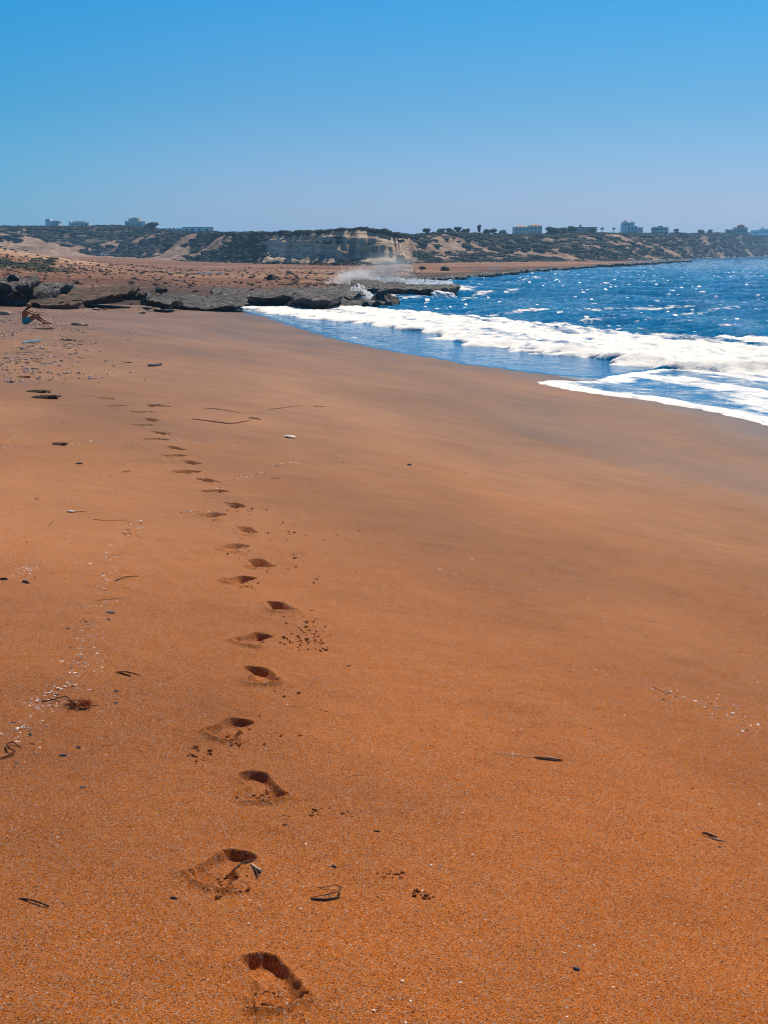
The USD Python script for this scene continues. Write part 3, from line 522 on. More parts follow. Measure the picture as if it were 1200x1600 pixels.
rock('rock_slab', 'grey topped slab low in front of the dark platform, washed by foam', rock_m,
     slab(front([(458, 101), (490, 99), (520, 99.5), (536, 102)], 0, 4.5), -.5, zat(464, 100), .35, .16, (0, .04), .34, 9), 'rock')
rock('rock_slab', 'low black slab right of the grey topped one with white water behind', rock_m,
     slab(front([(530, 103), (560, 103.5), (590, 105), (606, 108)], 0, [7, 6, 5, 3]), -.6, zat(471.5, 104), .25, .22, (0, .02), .36, 10), 'rock')
rock('rock_spike', 'small pointed black rock standing in white water', rock_m,
     slab(front([(588, 109), (597, 108.2), (606, 109.5)], 0, 2.0), -.6, zat(453.5, 109), -.45, .30, (.1, .0), .3, 11), 'rock')
rock('rock_tongue', 'long black rock tongue reaching into the sea with water pouring off its end', rock_m,
     slab(front([(548, 131), (600, 126), (640, 124), (680, 124.5), (706, 127), (718, 131)], 0, [26, 18, 15, 12, 9, 5]), -.7, zat(448.5, 126), .8, .20, (-.006, .012), .5, 12), 'rock')
for k, (pts, dep, ztop, lab) in enumerate([
    ([(596, 176), (640, 178), (690, 186), (720, 196)], 14, .72, 'black reef edge behind the splash of spray'),
    ([(700, 198), (740, 212), (790, 238), (815, 258)], 12, .70, 'black reef edge right of the splash below the orange flat'),
    ([(806, 262), (850, 288), (900, 326), (930, 356)], 14, .75, 'black reef edge in the middle of the far shore'),
    ([(925, 362), (965, 398), (1000, 432), (1030, 470)], 18, .95, 'rough black reef along the low headland'),
    ([(1022, 478), (1045, 520), (1058, 570), (1062, 600)], 16, .9, 'black reef at the very tip of the low headland')]):
    rock('reef_edge', lab, rock_m, slab(front(pts, 0, dep), -.8, ztop, .4, .26, (0, 0), 1.0, 20 + k), 'reef')
p_ = at_z(1069, 409.2, 0.3)
rock('reef_rock', 'lone black rock in the water just off the headland tip', rock_m, slab(np.array([[-3, -2], [0, -2.6], [3, -1.6], [3.2, 1], [0, 2], [-3, 1.5]]) + p_[:2], -.6, .8, .3, .3, (0, 0), .7, 31), 'rock')
# loose stones on the flat: shape variants, single boulders, and the rubble
def stone(seed, sq=(1, .8, .6), sub=2, amp=.35):
    m = trimesh.creation.icosphere(sub); v = np.array(m.vertices)
    v *= (1 + (fbm(v * 1.3 + seed * 3.1, 3, seed) - .5) * 2 * amp)[:, None]
    rng = np.random.default_rng(seed)
    for _ in range(7):                                                # flat broken faces
        n = rng.normal(size=3); n /= np.linalg.norm(n); c = .62 + .2 * rng.random(); h = v @ n
        v -= n * np.maximum(h - c, 0)[:, None]
    return trimesh.Trimesh(v * np.array(sq), m.faces, process=False)
def shape_class(name, parts):
    """An abstract prim that holds a thing's parts, for the copies to refer to."""
    x = UsdGeom.Xform.Define(stage, '/World/' + name)
    for n, m, mt, sm in parts: obj(n, m, mt, x, sm)
    x.GetPrim().SetSpecifier(Sdf.SpecifierClass); return x
BOULD = [(452, 428, .95, pale_rock_m, 'pale squared boulder on the orange stony flat, left of the splash'), (425, 437, 1.0, brown_rock_m, 'dark brown boulder on the stony flat below the pale squared one'),
         (250, 456, .8, brown_rock_m, 'dark squat boulder beside the low rough grey rock'), (266, 430, .7, pale_rock_m, 'pale sandy boulder on the stony flat, left of the middle'),
         (292, 430, .6, pale_rock_m, 'smaller pale boulder just right of another pale one on the flat'), (23, 436, .55, rock_m, 'dark round stone on top of the big overhanging boulder'),
         (17, 437, .35, rock_m, 'small dark stone beside the round one on the overhanging boulder'), (73, 427.5, .3, pale_rock_m, 'small upright pale marker stone on the orange slope at left'),
         (695, 423, 1.5, rock_m, 'dark boulder on the orange flat behind the reef right of the splash'), (660, 421, 1.1, rock_m, 'low dark boulder on the orange flat, just behind the drifting spray')]
for i, (px, py, sz, mt, lab) in enumerate(BOULD):
    c = on_land(px, py) if i not in (5, 6) else at_y(px, py + 2, np.array(79.5))
    m = stone(300 + i, (1.15, .9, .75) if i != 7 else (.5, .5, 1.6)); m.apply_scale(sz * .62)
    o = empty('boulder', c + [0, 0, sz * .2], i * 1.3); obj('stone', m, mt, o, 35); tag(o, lab, 'boulder')
def proto_under(parent_path, items):
    return [usdkit.mesh(stage, f'{parent_path}/{n}', m, mt, smooth=s) for n, m, mt, s in items]
def scatter(name, items, pos, idx, scl, rot, label, cat=None):
    path = '/World/' + name
    pi = UsdGeom.PointInstancer.Define(stage, numbered(path)); TAKEN[path] = TAKEN.get(path, 1)
    ps = proto_under(str(pi.GetPath()) + '/shapes', items); UsdGeom.Scope.Define(stage, str(pi.GetPath()) + '/shapes')
    pi.CreatePrototypesRel().SetTargets([p.GetPath() for p in ps])
    pi.CreateProtoIndicesAttr(Vt.IntArray.FromNumpy(np.asarray(idx, np.int32)))
    pi.CreatePositionsAttr(Vt.Vec3fArray.FromNumpy(np.asarray(pos, np.float32)))
    scl = np.asarray(scl, float); scl = np.repeat(scl[:, None], 3, 1) if scl.ndim == 1 else scl
    pi.CreateScalesAttr(Vt.Vec3fArray.FromNumpy(scl.astype(np.float32)))
    pi.CreateOrientationsAttr(Vt.QuathArray([Gf.Quath(float(math.cos(a / 2)), 0.0, 0.0, float(math.sin(a / 2))) for a in rot]))
    return tag(pi, label, cat, kind='stuff')
rng = np.random.default_rng(5)
pos, idx, scl = [], [], []
while len(pos) < 3200:
    px = rng.uniform(-60, 660); Yd = math.exp(rng.uniform(math.log(88), math.log(320)))
    j = (px - cx[0]) / 2; j0 = int(j); f0, fo0 = f_[j0], fo_[j0]
    if Yd < f0 * 1.02 or Yd > fo0: continue
    X = (px - 600) / FPX * Yd * CT
    dens = .12 + .9 * smooth(.45, .62, float(fbm(np.array([X * .06, Yd * .04, 0.]), 3, 401))) * (1.0 if 115 < Yd < 210 else .45)
    if rng.random() > dens: continue
    i0 = np.searchsorted(YY[:, j0], Yd); t = (Yd - YY[i0 - 1, j0]) / max(YY[i0, j0] - YY[i0 - 1, j0], 1e-6)
    zg = ZZ[i0 - 1, j0] * (1 - t) + ZZ[i0, j0] * t; sz = .07 + .26 * rng.random() ** 3.2
    pos.append((X, Yd, zg + sz * .1)); idx.append(rng.choice(4, p=[.48, .32, .07, .13])); scl.append(sz * (1 + .4 * (Yd > 180)))
scatter('rubble', [('orange_stone', stone(41, sub=1), orange_rock_m, False), ('brown_stone', stone(42, sub=1), brown_rock_m, False), ('pale_stone', stone(43, sub=1), pale_rock_m, False), ('dark_stone', stone(44, sub=1), rock_m, False)],
        pos, idx, scl, rng.uniform(0, 6.28, len(pos)), 'scattered orange and brown rubble over the stony flat', 'rubble')
# ------------------------------------------------------------------ what stands on the hills: bushes, trees, houses, a parked van
leaf_m = usdkit.material(stage, '/World/Looks/scrub_leaf', {
    'geo': ('geometry', {}), 'oi': ('object_info', {}), 'n': ('noise_texture', {'scale': .8, 'detail': 3.0}), 'r': ('rgb_ramp', {'ramp': [(.3, (.010, .020, .018)), (.55, (.020, .034, .026)), (.75, (.042, .050, .030))]}),
    'rr': ('rgb_ramp', {'ramp': [(0, (.7, .75, .8)), (.6, (1, 1, 1)), (1, (1.5, 1.25, .9))]}), 'm': ('mix', {'mix_type': 'multiply', 'fac': 1.0}), 'd': ('principled_bsdf', {'roughness': .75, 'specular_ior_level': .2}), 't': ('translucent_bsdf', {}), 'x': ('mix_closure', {'fac': .15})},
    [('geo.position', 'n.vector'), ('n.fac', 'r.fac'), ('oi.random', 'rr.fac'), ('r.color', 'm.color1'), ('rr.color', 'm.color2'), ('m.color', 'd.base_color'), ('m.color', 't.color'), ('d.BSDF', 'x.closure1'), ('t.BSDF', 'x.closure2')], surface='x.closure')
bark_m = simple('bark', (.09, .06, .04), .9, .2, (.05, .035, .025), 3.0)
heath_m = usdkit.material(stage, '/World/Looks/heath_leaf', {
    'geo': ('geometry', {}), 'n': ('noise_texture', {'scale': .5, 'detail': 4.0}), 'r': ('rgb_ramp', {'ramp': [(.3, (.05, .055, .018)), (.55, (.13, .115, .03)), (.75, (.22, .16, .035))]}), 'd': ('principled_bsdf', {'roughness': .8, 'specular_ior_level': .2})},
    [('geo.position', 'n.vector'), ('n.fac', 'r.fac'), ('r.color', 'd.base_color')], surface='d.BSDF')
def foliage(seed, n, lobes, leaf):
    """Leaf sized faces spread through lumpy lobes; lobes: (centre, radii)."""
    g = np.random.default_rng(seed); V, Fc = [], []
    wts = np.array([np.prod(l[1]) ** (2 / 3) for l in lobes]); wts /= wts.sum()
    for k in range(n):
        c, rad = lobes[g.choice(len(lobes), p=wts)]
        u = g.normal(size=3); u /= np.linalg.norm(u); u[2] = abs(u[2]) * 1.0 - .15 * g.random()
        p = np.array(c) + np.array(rad) * u * (.72 + .34 * g.random())
        t1 = g.normal(size=3); t1 -= u * (t1 @ u) * .7; t1 /= np.linalg.norm(t1); t2 = np.cross(u, t1) + g.normal(size=3) * .35
        s = leaf * (.6 + .8 * g.random())
        b = len(V); V += [p - t1 * s, p + t2 * s * .6, p + t1 * s, p - t2 * s * .6]; Fc += [[b, b + 1, b + 2], [b, b + 2, b + 3]]
    return trimesh.Trimesh(np.array(V), np.array(Fc), process=False)
def core(lobes, seed, k=.86):
    out = []
    for c, rad in lobes:
        m = trimesh.creation.icosphere(1); v = np.array(m.vertices); v *= (1 + (fbm(v * 2 + seed, 2, seed) - .5) * .7)[:, None]
        out.append(trimesh.Trimesh(v * np.array(rad) * k + np.array(c), m.faces, process=False))
    return trimesh.util.concatenate(out)
def bush_mesh(seed, flat=.55, n=240, nl=5):
    g = np.random.default_rng(seed); L = []
    for _ in range(nl):
        a, d = g.uniform(0, 6.28), g.uniform(.1, .62); r = g.uniform(.42, .7)
        L.append(((math.cos(a) * d, math.sin(a) * d, r * flat * .45), (r, r, r * flat * g.uniform(.8, 1.2))))
    return trimesh.util.concatenate([core(L, seed), foliage(seed, n, L, .13)])

def place_px(px, py, Y=None): return on_land(px, py) if Y is None else at_y(px, py, np.array(float(Y)))
SHR = [shape_class(f'shrub_shape_{k}', [('foliage', bush_mesh(500 + k, [.5, .62, .42, .55][k], 230, [5, 6, 4, 6][k]), leaf_m, False)]) for k in range(4)]
rng = np.random.default_rng(77)
# candidates: every bush grows on the sheet where the scrub field is thick
cand = []
tries = 0
nrow = YY.shape[0]
rowsH = np.arange(n1 + n2 - 3, n1 + n2 + n3 + 10)
jj = rng.integers(0, len(cx), 26000); ii = rng.uniform(rowsH[0], rowsH[-1], 26000)
P = land_at(cx[jj], ii); cxx = cx[jj]; uh = (P[:, 1] - fo_[jj]) / (b_[jj] - fo_[jj]); sf = scrub_at(P[:, 0], P[:, 1]); clf = cliffness[0, jj]
want = smooth(.405, .51, sf + .055 * (cxx > 720)); want = np.where((uh > .88) & (uh < 1.2), np.maximum(want, .9) * 1.6, want)
want = np.where((clf > .6) & (uh > .12) & (uh < .88), .03, want); want = np.where((clf > .4) & (uh < .12), .55, want)
want = np.where((cxx > 640) & (cxx < 720) & (uh > .1) & (uh < .85), want * .4, want)
want = np.where(cxx < 330, want * 1.1, want)
ok = (rng.random(len(want)) < want * .6) & (cxx > -140) & (cxx < 1340)
P, cxx, uh = P[ok], cxx[ok], uh[ok]; YD = P[:, 1]
size = (1.1 + 2.1 * rng.random(len(P)) ** 1.6) * np.where(uh > .95, .62, 1) * np.interp(YD, [300, 420, 800, 1500], [.62, .8, 1.15, 1.75]) * np.where(uh < .1, .7, 1)
order = np.argsort(-(size / YD) * ((cxx > 0) & (cxx < 1200))); P, cxx, uh, size = P[order], cxx[order], uh[order], size[order]
NI = 260
for k in range(min(NI, len(P))):
    c = P[k]; X_ = cxx[k]; top = uh[k] > .86; low = uh[k] < .16
    if X_ < 250: z_ = ('the brow of the left hill', 'below the leftmost houses') if top else (('the foot of the left hill', 'near the parked van') if low else ('the face of the left hill', 'between its sandy gullies'))
    elif X_ < 390: z_ = ('the brow', 'beside the long white row') if top else (('the foot of the slope', 'below the long white row') if low else ('the slope', 'below the long white row'))
    elif X_ < 650: z_ = ('the flat top', 'of the pale cliff') if top else (('the ground', 'at the foot of the pale cliff') if low else ('a ledge', 'in the face of the pale cliff'))
    elif X_ < 800: z_ = ('the brow', 'among the row of trees') if top else (('the foot of the pale slope', 'just right of the cliff') if low else ('the pale slope', 'just right of the cliff'))
    else: z_ = ('the brow', 'across the bay by the houses') if top else (('the foot', 'of the long slope across the bay') if low else ('the face', 'of the long slope across the bay'))
    o = copy_of(SHR[k % 4], 'shrub', c - [0, 0, size[k] * .12], rng.uniform(0, 6.28), (size[k] * 1.15, size[k], size[k] * rng.uniform(.8, 1.25)))
    tag(o, f'dark green shrub growing on {z_[0]} {z_[1]}', 'shrub', f'shrubs on {z_[0]} {z_[1]}')
rest = slice(NI, None)
scatter('scrub', [(f'bush_{k}', bush_mesh(540 + k, .5, 110, 4), leaf_m, False) for k in range(3)], P[rest] - np.outer(size[rest] * .12, [0, 0, 1]), rng.integers(0, 3, len(P[rest])),
        np.stack([size[rest] * 1.15, size[rest], size[rest] * rng.uniform(.75, 1.2, len(P[rest]))], 1), rng.uniform(0, 6.28, len(P[rest])), 'dark low scrub spread over the coastal hillside', 'scrub')
# low heath on the dune at the left
HP = []
for _ in range(420):
    px, py = rng.uniform(-60, 130), rng.uniform(403, 425)
    g = float(fbm(np.array([px * .03, py * .12, 0.]), 3, 603))
    if g > .5 and px + (py - 412) * 2 < 118: HP.append(on_land(px, py))
HP = np.array(HP)
scatter('heath', [('heath_0', bush_mesh(560, .28, 150, 5), heath_m, False), ('heath_1', bush_mesh(561, .35, 130, 4), leaf_m, False)], HP, (rng.random(len(HP)) < .35).astype(int), np.stack([rng.uniform(.6, 1.7, len(HP))] * 2 + [rng.uniform(.5, 1.0, len(HP))], 1), rng.uniform(0, 6.28, len(HP)),
        'low yellow green heath on the sandy slope at the left', 'heath')
# --- trees along the brow
def pine(seed, h=6.0, wide=.42, flat=.7):
    g = np.random.default_rng(seed); L = []
    for _ in range(8):
        a, d = g.uniform(0, 6.28), g.uniform(.0, wide * h * .55); zc = h * g.uniform(.22, .80); r = h * wide * g.uniform(.42, .66)
        L.append(((math.cos(a) * d, math.sin(a) * d, zc), (r, r, r * flat)))
    tr = trimesh.creation.cone(h * .045, h * .8, sections=7)
    limbs = [tr]
    for c, r in L[:5]:
        p0, p1 = np.array([0, 0, h * .3]), np.array(c); dv = p1 - p0; ln = np.linalg.norm(dv)
        m = trimesh.creation.cone(h * .018, ln, sections=5); m.apply_transform(trimesh.geometry.align_vectors([0, 0, 1], dv / ln)); m.apply_translation(p0); limbs.append(m)
    return trimesh.util.concatenate(limbs), trimesh.util.concatenate([core(L, seed, .72), foliage(seed, 420, L, .05 * h)])
PINE = []
for k in range(3):
    t_, c_ = pine(700 + k, 6.0, [.62, .55, .72][k]); PINE.append(shape_class(f'pine_shape_{k}', [('trunk', t_, bark_m, False), ('crown', c_, leaf_m, False)]))
t_, c_ = pine(720, 7.0, .16, 2.0); CYP = shape_class('cypress_shape', [('trunk', t_, bark_m, False), ('crown', c_, leaf_m, False)])
def skyline_at(px, back=1.0):
    j = int(round((px - cx[0]) / 2.0)); i = n1 + n2 + int((n3 - 1) * .8 * back); return np.array([XX2[i, j], YY2[i, j], ZZ[i, j]])
for k, (px, h, kind, lab) in enumerate([
    (667, 5.2, 0, 'bushy tree at the left end of the row just right of the cliff'), (690, 5.0, 2, 'broad tree second in the row above the pale slope right of the cliff'), (703, 4.4, 1, 'rounded tree third in the row above the pale slope'),
    (716, 5.4, 0, 'leafy tree in the middle of the row above the pale slope'), (727, 5.2, 2, 'broad crowned tree on the brow left of the slim cypress'), (747, 6.8, 3, 'slim pointed cypress on the brow left of the large villa'),
    (760, 5.6, 1, 'leafy tree on the brow between the slim cypress and the large villa'), (773, 5.6, 0, 'dark tree close to the left of the large villa'), (786, 5.0, 2, 'low spreading tree touching the left side of the large villa'),
    (858, 7.4, 0, 'tall dark tree just right of the villa'), (869, 8.4, 2, 'tallest broad tree between the large villa and the low tan house'), (880, 8.2, 1, 'dark tree second from the right of the grove beside the low tan house'),
    (890, 7.2, 0, 'dark tree right at the left side of the low tan house'), (925, 5.6, 1, 'tree standing behind the right end of the low tan house'), (1056, 4.6, 0, 'dark round tree right of the modern white block'), (1094, 5.8, 2, 'dark tree group alone on the brow left of the domed house'),
    (1108, 5.0, 1, 'small tree on the brow nearest the left of the domed house'), (232, 6.0, 1, 'left of two trees standing just left of the long white row'), (241, 7.0, 0, 'taller right one of two trees beside the long white row'),
    (1136, 5.2, 2, 'spreading tree touching the domed house on its left'), (1190, 4.8, 0, 'tree at the far right in front of the low white house')]):
    c = skyline_at(px); s = h / (7.0 if kind == 3 else 6.0) * np.interp(c[1], [400, 700, 1500], [.7, .8, 1.3])
    tag(copy_of(CYP if kind == 3 else PINE[kind], 'cypress' if kind == 3 else 'tree', c - [0, 0, h * s * .30 if kind != 3 else .3], k * 1.9, (s * 1.15, s * 1.15, s)), lab, 'tree')
def palm(h):
    tr = trimesh.creation.cylinder(.16, h, sections=8); tr.apply_translation([0, 0, h / 2]); V, Fc = [], []
    g = np.random.default_rng(9)
    for k in range(26):
        a, el = k * 2.4, g.uniform(-.5, 1.0); pts = [np.array([0, 0, h])]
        d = np.array([math.cos(a), math.sin(a), 0])
        for t in np.linspace(0.2, 1, 5): pts.append(np.array([0, 0, h]) + d * 1.7 * t * math.cos(el * .6) + [0, 0, 1.5 * t * math.sin(el) - 1.1 * t * t])
        side = np.array([-d[1], d[0], 0])
        for p, q_, w0, w1 in zip(pts[:-1], pts[1:], [.1, .26, .26, .2, .1], [.26, .26, .2, .1, .02]):
            b = len(V); V += [p - side * w0, p + side * w0, q_ + side * w1 - [0, 0, .1], q_ - side * w1 - [0, 0, .1]]; Fc += [[b, b + 1, b + 2], [b, b + 2, b + 3]]
    return tr, trimesh.Trimesh(np.array(V), np.array(Fc), process=False)
t_, c_ = palm(3.6); PALM = shape_class('palm_shape', [('trunk', t_, bark_m, False), ('fronds', c_, leaf_m, False)])
for px, lab in ((941, 'left palm tree between the low tan house and the tall white house'), (957.5, 'palm tree just left of the tall white house, right one of the pair')):
    c = skyline_at(px); tag(copy_of(PALM, 'palm_tree', c - [0, 0, .3], px, c[1] / 880 * 1.0), lab, 'palm tree')
# --- houses
white_w = simple('white_render', (.86, .84, .80), .8, .3, (.80, .78, .74), .4)
grey_w = simple('pale_grey_render', (.78, .76, .72), .8, .3, (.70, .68, .65), .4)
cream_w = simple('cream_render', (.78, .67, .54), .8, .3, (.70, .60, .47), .4)
tan_w = simple('tan_render', (.55, .38, .25), .85, .25, (.34, .22, .14), .4)
tile_m = simple('roof_tiles', (.40, .24, .14), .85, .2, (.30, .17, .10), 2.0)
dark_w = simple('dark_cladding', (.05, .05, .055), .6, .4, (.07, .07, .075), 1.0)
glass_m = simple('window_glass', (.03, .05, .075), .1, .6, (.02, .035, .055), .5)
def box(x0, x1, y0, y1, z0, z1):
    b = trimesh.creation.box([x1 - x0, y1 - y0, z1 - z0]); b.apply_translation([(x0 + x1) / 2, (y0 + y1) / 2, (z0 + z1) / 2]); return b
def hip(x0, x1, y0, y1, z0, h, over=.4):
    x0, x1, y0, y1 = x0 - over, x1 + over, y0 - over, y1 + over; r = min((x1 - x0), (y1 - y0)) / 2 * .95; yc = (y0 + y1) / 2
    v = np.array([[x0, y0, z0], [x1, y0, z0], [x1, y1, z0], [x0, y1, z0], [x0 + r, yc, z0 + h], [x1 - r, yc, z0 + h]])
    return trimesh.Trimesh(v, [[0, 1, 5], [0, 5, 4], [1, 2, 5], [2, 3, 4], [2, 4, 5], [3, 0, 4], [0, 2, 1], [0, 3, 2]], process=False)
def house(name, label, px, ybase, Y, parts, rot=0.0):
    """parts: (part name, material, mesh) in pixels-free metres, x along the view, y away, z up from the foot."""
    o = empty(name, at_y(px, ybase, np.array(float(Y))), rot); tag(o, label, 'house', 'houses on the brow of the coast')
    for n, mt, m in parts: obj(n, m, mt, o)
    return o
def wins(xs, z0, z1, w, y=0.0, d=.12): return [('window', glass_m, box(x - w / 2, x + w / 2, y - .05, y + d, z0, z1)) for x in xs]
k = 980 / K   # metres per pixel at a distance of 980
def M(px, Y): return px * Y / K
W = lambda Y: Y / K
u = W(900)   # left houses
house('small_house', 'pale house with a rounded tower at its left end, leftmost on the skyline', 81.5, 354, 900, [
    ('wall', grey_w, box(-4.0, 4.2, 0, 7, -1, 2.9)), ('tower', grey_w, box(-4.1, -.9, -.3, 5, -1, 4.4)), ('tower_cap', grey_w, trimesh.util.concatenate([box(-3.6, -1.4, .2, 4.4, 4.4, 4.75)])),
    ('roof', dark_w, box(-.6, 4.5, -.2, 7.2, 2.9, 3.15)), ('parapet', white_w, box(-.7, 4.3, 0.2, 6.8, 3.15, 3.5))] + wins([1.2, 3.0], .9, 2.2, 1.0))
house('bungalow', 'long low pale bungalow with dark flat roof, second from the left on the skyline', 123, 352.5, 900, [
    ('wall', grey_w, box(-6.3, 6.2, 0, 7, -1, 1.6)), ('upper_wall', grey_w, box(-4.6, 3.2, 1.5, 7, 1.6, 2.3)), ('roof', dark_w, box(-4.0, 3.8, 1.2, 7.3, 2.3, 2.6)), ('end_block', grey_w, box(-6.0, -4.7, .5, 6, 1.6, 2.9)),
    ('eave', white_w, box(-6.6, 6.6, -.5, 1.2, 1.62, 1.8))] + wins([-3.4, -.6, 2.2, 4.6], .3, 1.2, 1.2))
house('two_storey_house', 'cream two storey house with stepped roof left of two trees on the skyline', 211, 355, 860, [
    ('wall', cream_w, box(-6.0, 6.1, 0, 8, -1, 3.6)), ('upper_wall', cream_w, box(-4.0, 2.6, 1, 8, 3.6, 4.9)), ('roof_room', cream_w, box(-2.4, 1.2, 2, 6, 4.9, 5.7)), ('roof', tile_m, box(-4.3, 2.9, .7, 8.2, 4.9, 5.05)), ('cornice', white_w, box(-6.2, 6.3, -.15, .0, 3.3, 3.6)),
    ('side_wing', white_w, box(4.4, 6.5, -1.0, -.01, -1, 3.0))] + wins([-4.2, -1.6, 1.0, 3.2], 1.0, 2.3, 1.0))
house('white_row', 'long white flat roofed row with dark windows standing above the left cliff slope', 291, 364, 760, [
    ('wall', white_w, box(-2.0, 13.6, 0, 7, -1, 2.9)), ('low_wing', grey_w, box(-13.4, -2.02, .8, 7, -1, 2.2)), ('roof', white_w, box(-2.4, 14.4, -.7, 7.4, 2.9, 3.12)), ('wing_roof', grey_w, box(-13.6, -2.0, .4, 7.2, 2.2, 2.4)),
    ('roof_tank', grey_w, box(-7.2, -6.0, 2, 3.2, 2.4, 3.2)), ('roof_box', grey_w, box(-9.4, -8.2, 2.5, 3.5, 2.4, 2.9))] + wins([.3, 3.3, 7.0, 10.8], .6, 2.2, 1.3) + wins([-11.5, -8.8, -6.0, -3.6], .3, 1.5, 1.0, .8) + [('blue_door', glass_m, box(-4.9, -4.3, .74, .9, -.2, 1.7))])
house('large_villa', 'large cream villa with hipped tile roof and rows of windows among trees', 824, 363, 980, [
    ('wall', cream_w, box(-9.3, 1.0, 0, 11, -1, 3.6)), ('main_block', cream_w, box(1.02, 10, -.8, 11, -1, 4.5)), ('roof', tile_m, hip(-9.3, 1.0, 0, 11, 3.6, 1.3)), ('main_roof', tile_m, hip(1.02, 10, -.8, 11, 4.5, 1.2))] + wins([-7.4, -4.8, -2.2, .0], 1.2, 2.6, 1.3) + wins([2.8, 5.4, 8.2], 1.8, 3.2, 1.5, -.8) + wins([2.8, 5.4, 8.2], -.4, .9, 1.5, -.8))
house('low_tan_house', 'low tan house with long flat roof and square chimney right of the dark grove', 914, 363, 940, [
    ('wall', tan_w, box(-7.4, 7.6, 0, 8, -1, 3.0)), ('roof', tile_m, box(-7.8, 8.0, -.4, 8.4, 3.0, 3.4)), ('chimney', tan_w, box(-3.4, -2.0, 2, 3.4, 3.4, 5.0)), ('annex', tan_w, box(-10.0, -7.42, 1, 7, -1, 3.8)), ('annex_roof', tile_m, box(-10.2, -7.3, .8, 7.2, 3.8, 4.05))] + wins([-5, -1.6, 1.8, 5.2], .8, 2.1, 1.3))
house('tall_white_house', 'tall white stepped house with balconies and pointed corner turret', 988, 366, 960, [
    ('wall', white_w, box(-6.6, 3.4, 0, 9, -1, 5.4)), ('upper_wall', white_w, box(-6.4, 1.6, 1, 9, 5.4, 7.6)), ('side_block', white_w, box(3.42, 7.2, 1.2, 9, -1, 4.6)), ('turret', white_w, box(-6.2, -3.6, -.6, 2, -1, 8.0)), ('turret_roof', dark_w, hip(-6.2, -3.6, -.6, 2, 8.0, 1.5, .3)),
    ('balcony', grey_w, box(-3.5, 3.4, -1.3, -.01, 2.3, 2.55)), ('balcony', grey_w, box(3.42, 7.4, -.2, 1.18, 2.0, 2.25)), ('roof_room', white_w, box(-1.0, 1.2, 3, 6, 7.6, 8.5))] + wins([-2.2, .0, 2.2], 2.9, 4.6, 1.3) + wins([-2.2, .0, 2.2], .0, 1.8, 1.3) + wins([-2.4, -.2], 6.0, 7.2, 1.2, 1.0) + wins([4.6, 6.2], 2.6, 4.0, 1.0, 1.2) + wins([-4.9], 5.6, 7.2, .9, -.6))
house('modern_house', 'modern white block with dark left side and wide glazing right of the tall white house', 1033, 366, 960, [
    ('wall', white_w, box(-4.0, 5.0, 0, 8, -1, 2.0)), ('upper_floor', white_w, box(-3.9, 5.0, .6, 8, 2.2, 4.4)), ('slab', white_w, box(-5.2, 5.2, -.8, 8.2, 2.0, 2.2)), ('roof', white_w, box(-5.2, 5.2, -.6, 8.2, 4.4, 4.65)), ('side_wall', dark_w, box(-5.2, -4.02, -.2, 8, -1, 2.0)), ('side_wall', dark_w, box(-5.2, -3.92, -.2, 8, 2.2, 4.4)), ('roof_box', dark_w, box(-1.2, 1.6, 3, 6, 4.65, 5.5))] + wins([-2.4, .4, 3.2], 2.5, 4.0, 2.2, .6) + wins([-2.2, .6, 3.4], .0, 1.6, 2.0))
house('domed_house', 'tan house with low domed roof room near the right edge', 1159, 365, 1250, [
    ('wall', tan_w, box(-5.4, 5.0, 0, 9, -1, 5.0)), ('side_block', tan_w, box(-8.6, -5.42, 1, 8, -1, 3.6)), ('roof', tile_m, box(-5.7, 5.3, -.3, 9.3, 5.0, 5.3)),
    ('dome', tile_m, trimesh.util.concatenate([trimesh.creation.cylinder(3.2, 1.0, sections=20).apply_translation([0, 4, 5.8]), (lambda m: m.apply_transform(np.diag([3.2, 3.2, 1.8, 1])).apply_translation([0, 4, 6.3]))(trimesh.creation.icosphere(2))]))] + wins([-3.2, -.2, 2.8], 1.4, 3.2, 1.3))
house('low_white_house', 'low white flat roofed houses at the right edge of the skyline', 1189, 366, 1400, [
    ('wall', white_w, box(-8.2, -1.0, 0, 8, -1, 3.6)), ('wall', white_w, box(-.98, 7.6, 1.5, 9, -1, 4.8)), ('roof', grey_w, box(-8.4, -1.0, -.2, 8.2, 3.6, 3.9)), ('roof', grey_w, box(-1.2, 7.8, 1.3, 9.2, 4.8, 5.1)), ('roof_room', white_w, box(1.0, 3.4, 3, 6, 5.1, 6.6))] + wins([-6.4, -3.4], 1.0, 2.4, 1.4) + wins([1.0, 4.0, 6.4], 1.6, 3.0, 1.3, 1.5))
# --- the white van parked at the end of the track
van_w = simple('van_paint', (.80, .80, .78), .35, .5, (.76, .76, .75), .5); tyre_m = simple('tyre', (.02, .02, .02), .9, .2)
vp = on_land(163, 400.2)
vn = empty('parked_van', vp, math.radians(38)); tag(vn, 'small white van parked at the end of the sandy track under the left hill', 'van')
prof = np.array([[-2.1, .35], [2.1, .35], [2.15, .85], [1.55, 1.02], [1.05, 1.75], [-2.0, 1.8], [-2.12, 1.0]])
from shapely.geometry import Polygon as SP
def ext_y(pts, y0, y1):
    m = trimesh.creation.extrude_polygon(SP(pts), y1 - y0, engine='earcut'); v = np.array(m.vertices); return trimesh.Trimesh(np.stack([v[:, 0], y0 + v[:, 2], v[:, 1]], 1), m.faces[:, ::-1], process=False)
obj('body', ext_y(prof, -.85, .85), van_w, vn)
for sy in (-.86, .80): obj('side_window', ext_y(np.array([[-1.7, 1.1], [1.1, 1.1], [.8, 1.6], [-1.7, 1.62]]), sy, sy + .06), glass_m, vn)
obj('windscreen', ext_y(np.array([[1.53, 1.1], [1.13, 1.68], [1.16, 1.70], [1.57, 1.1]]), -.72, .72), glass_m, vn)
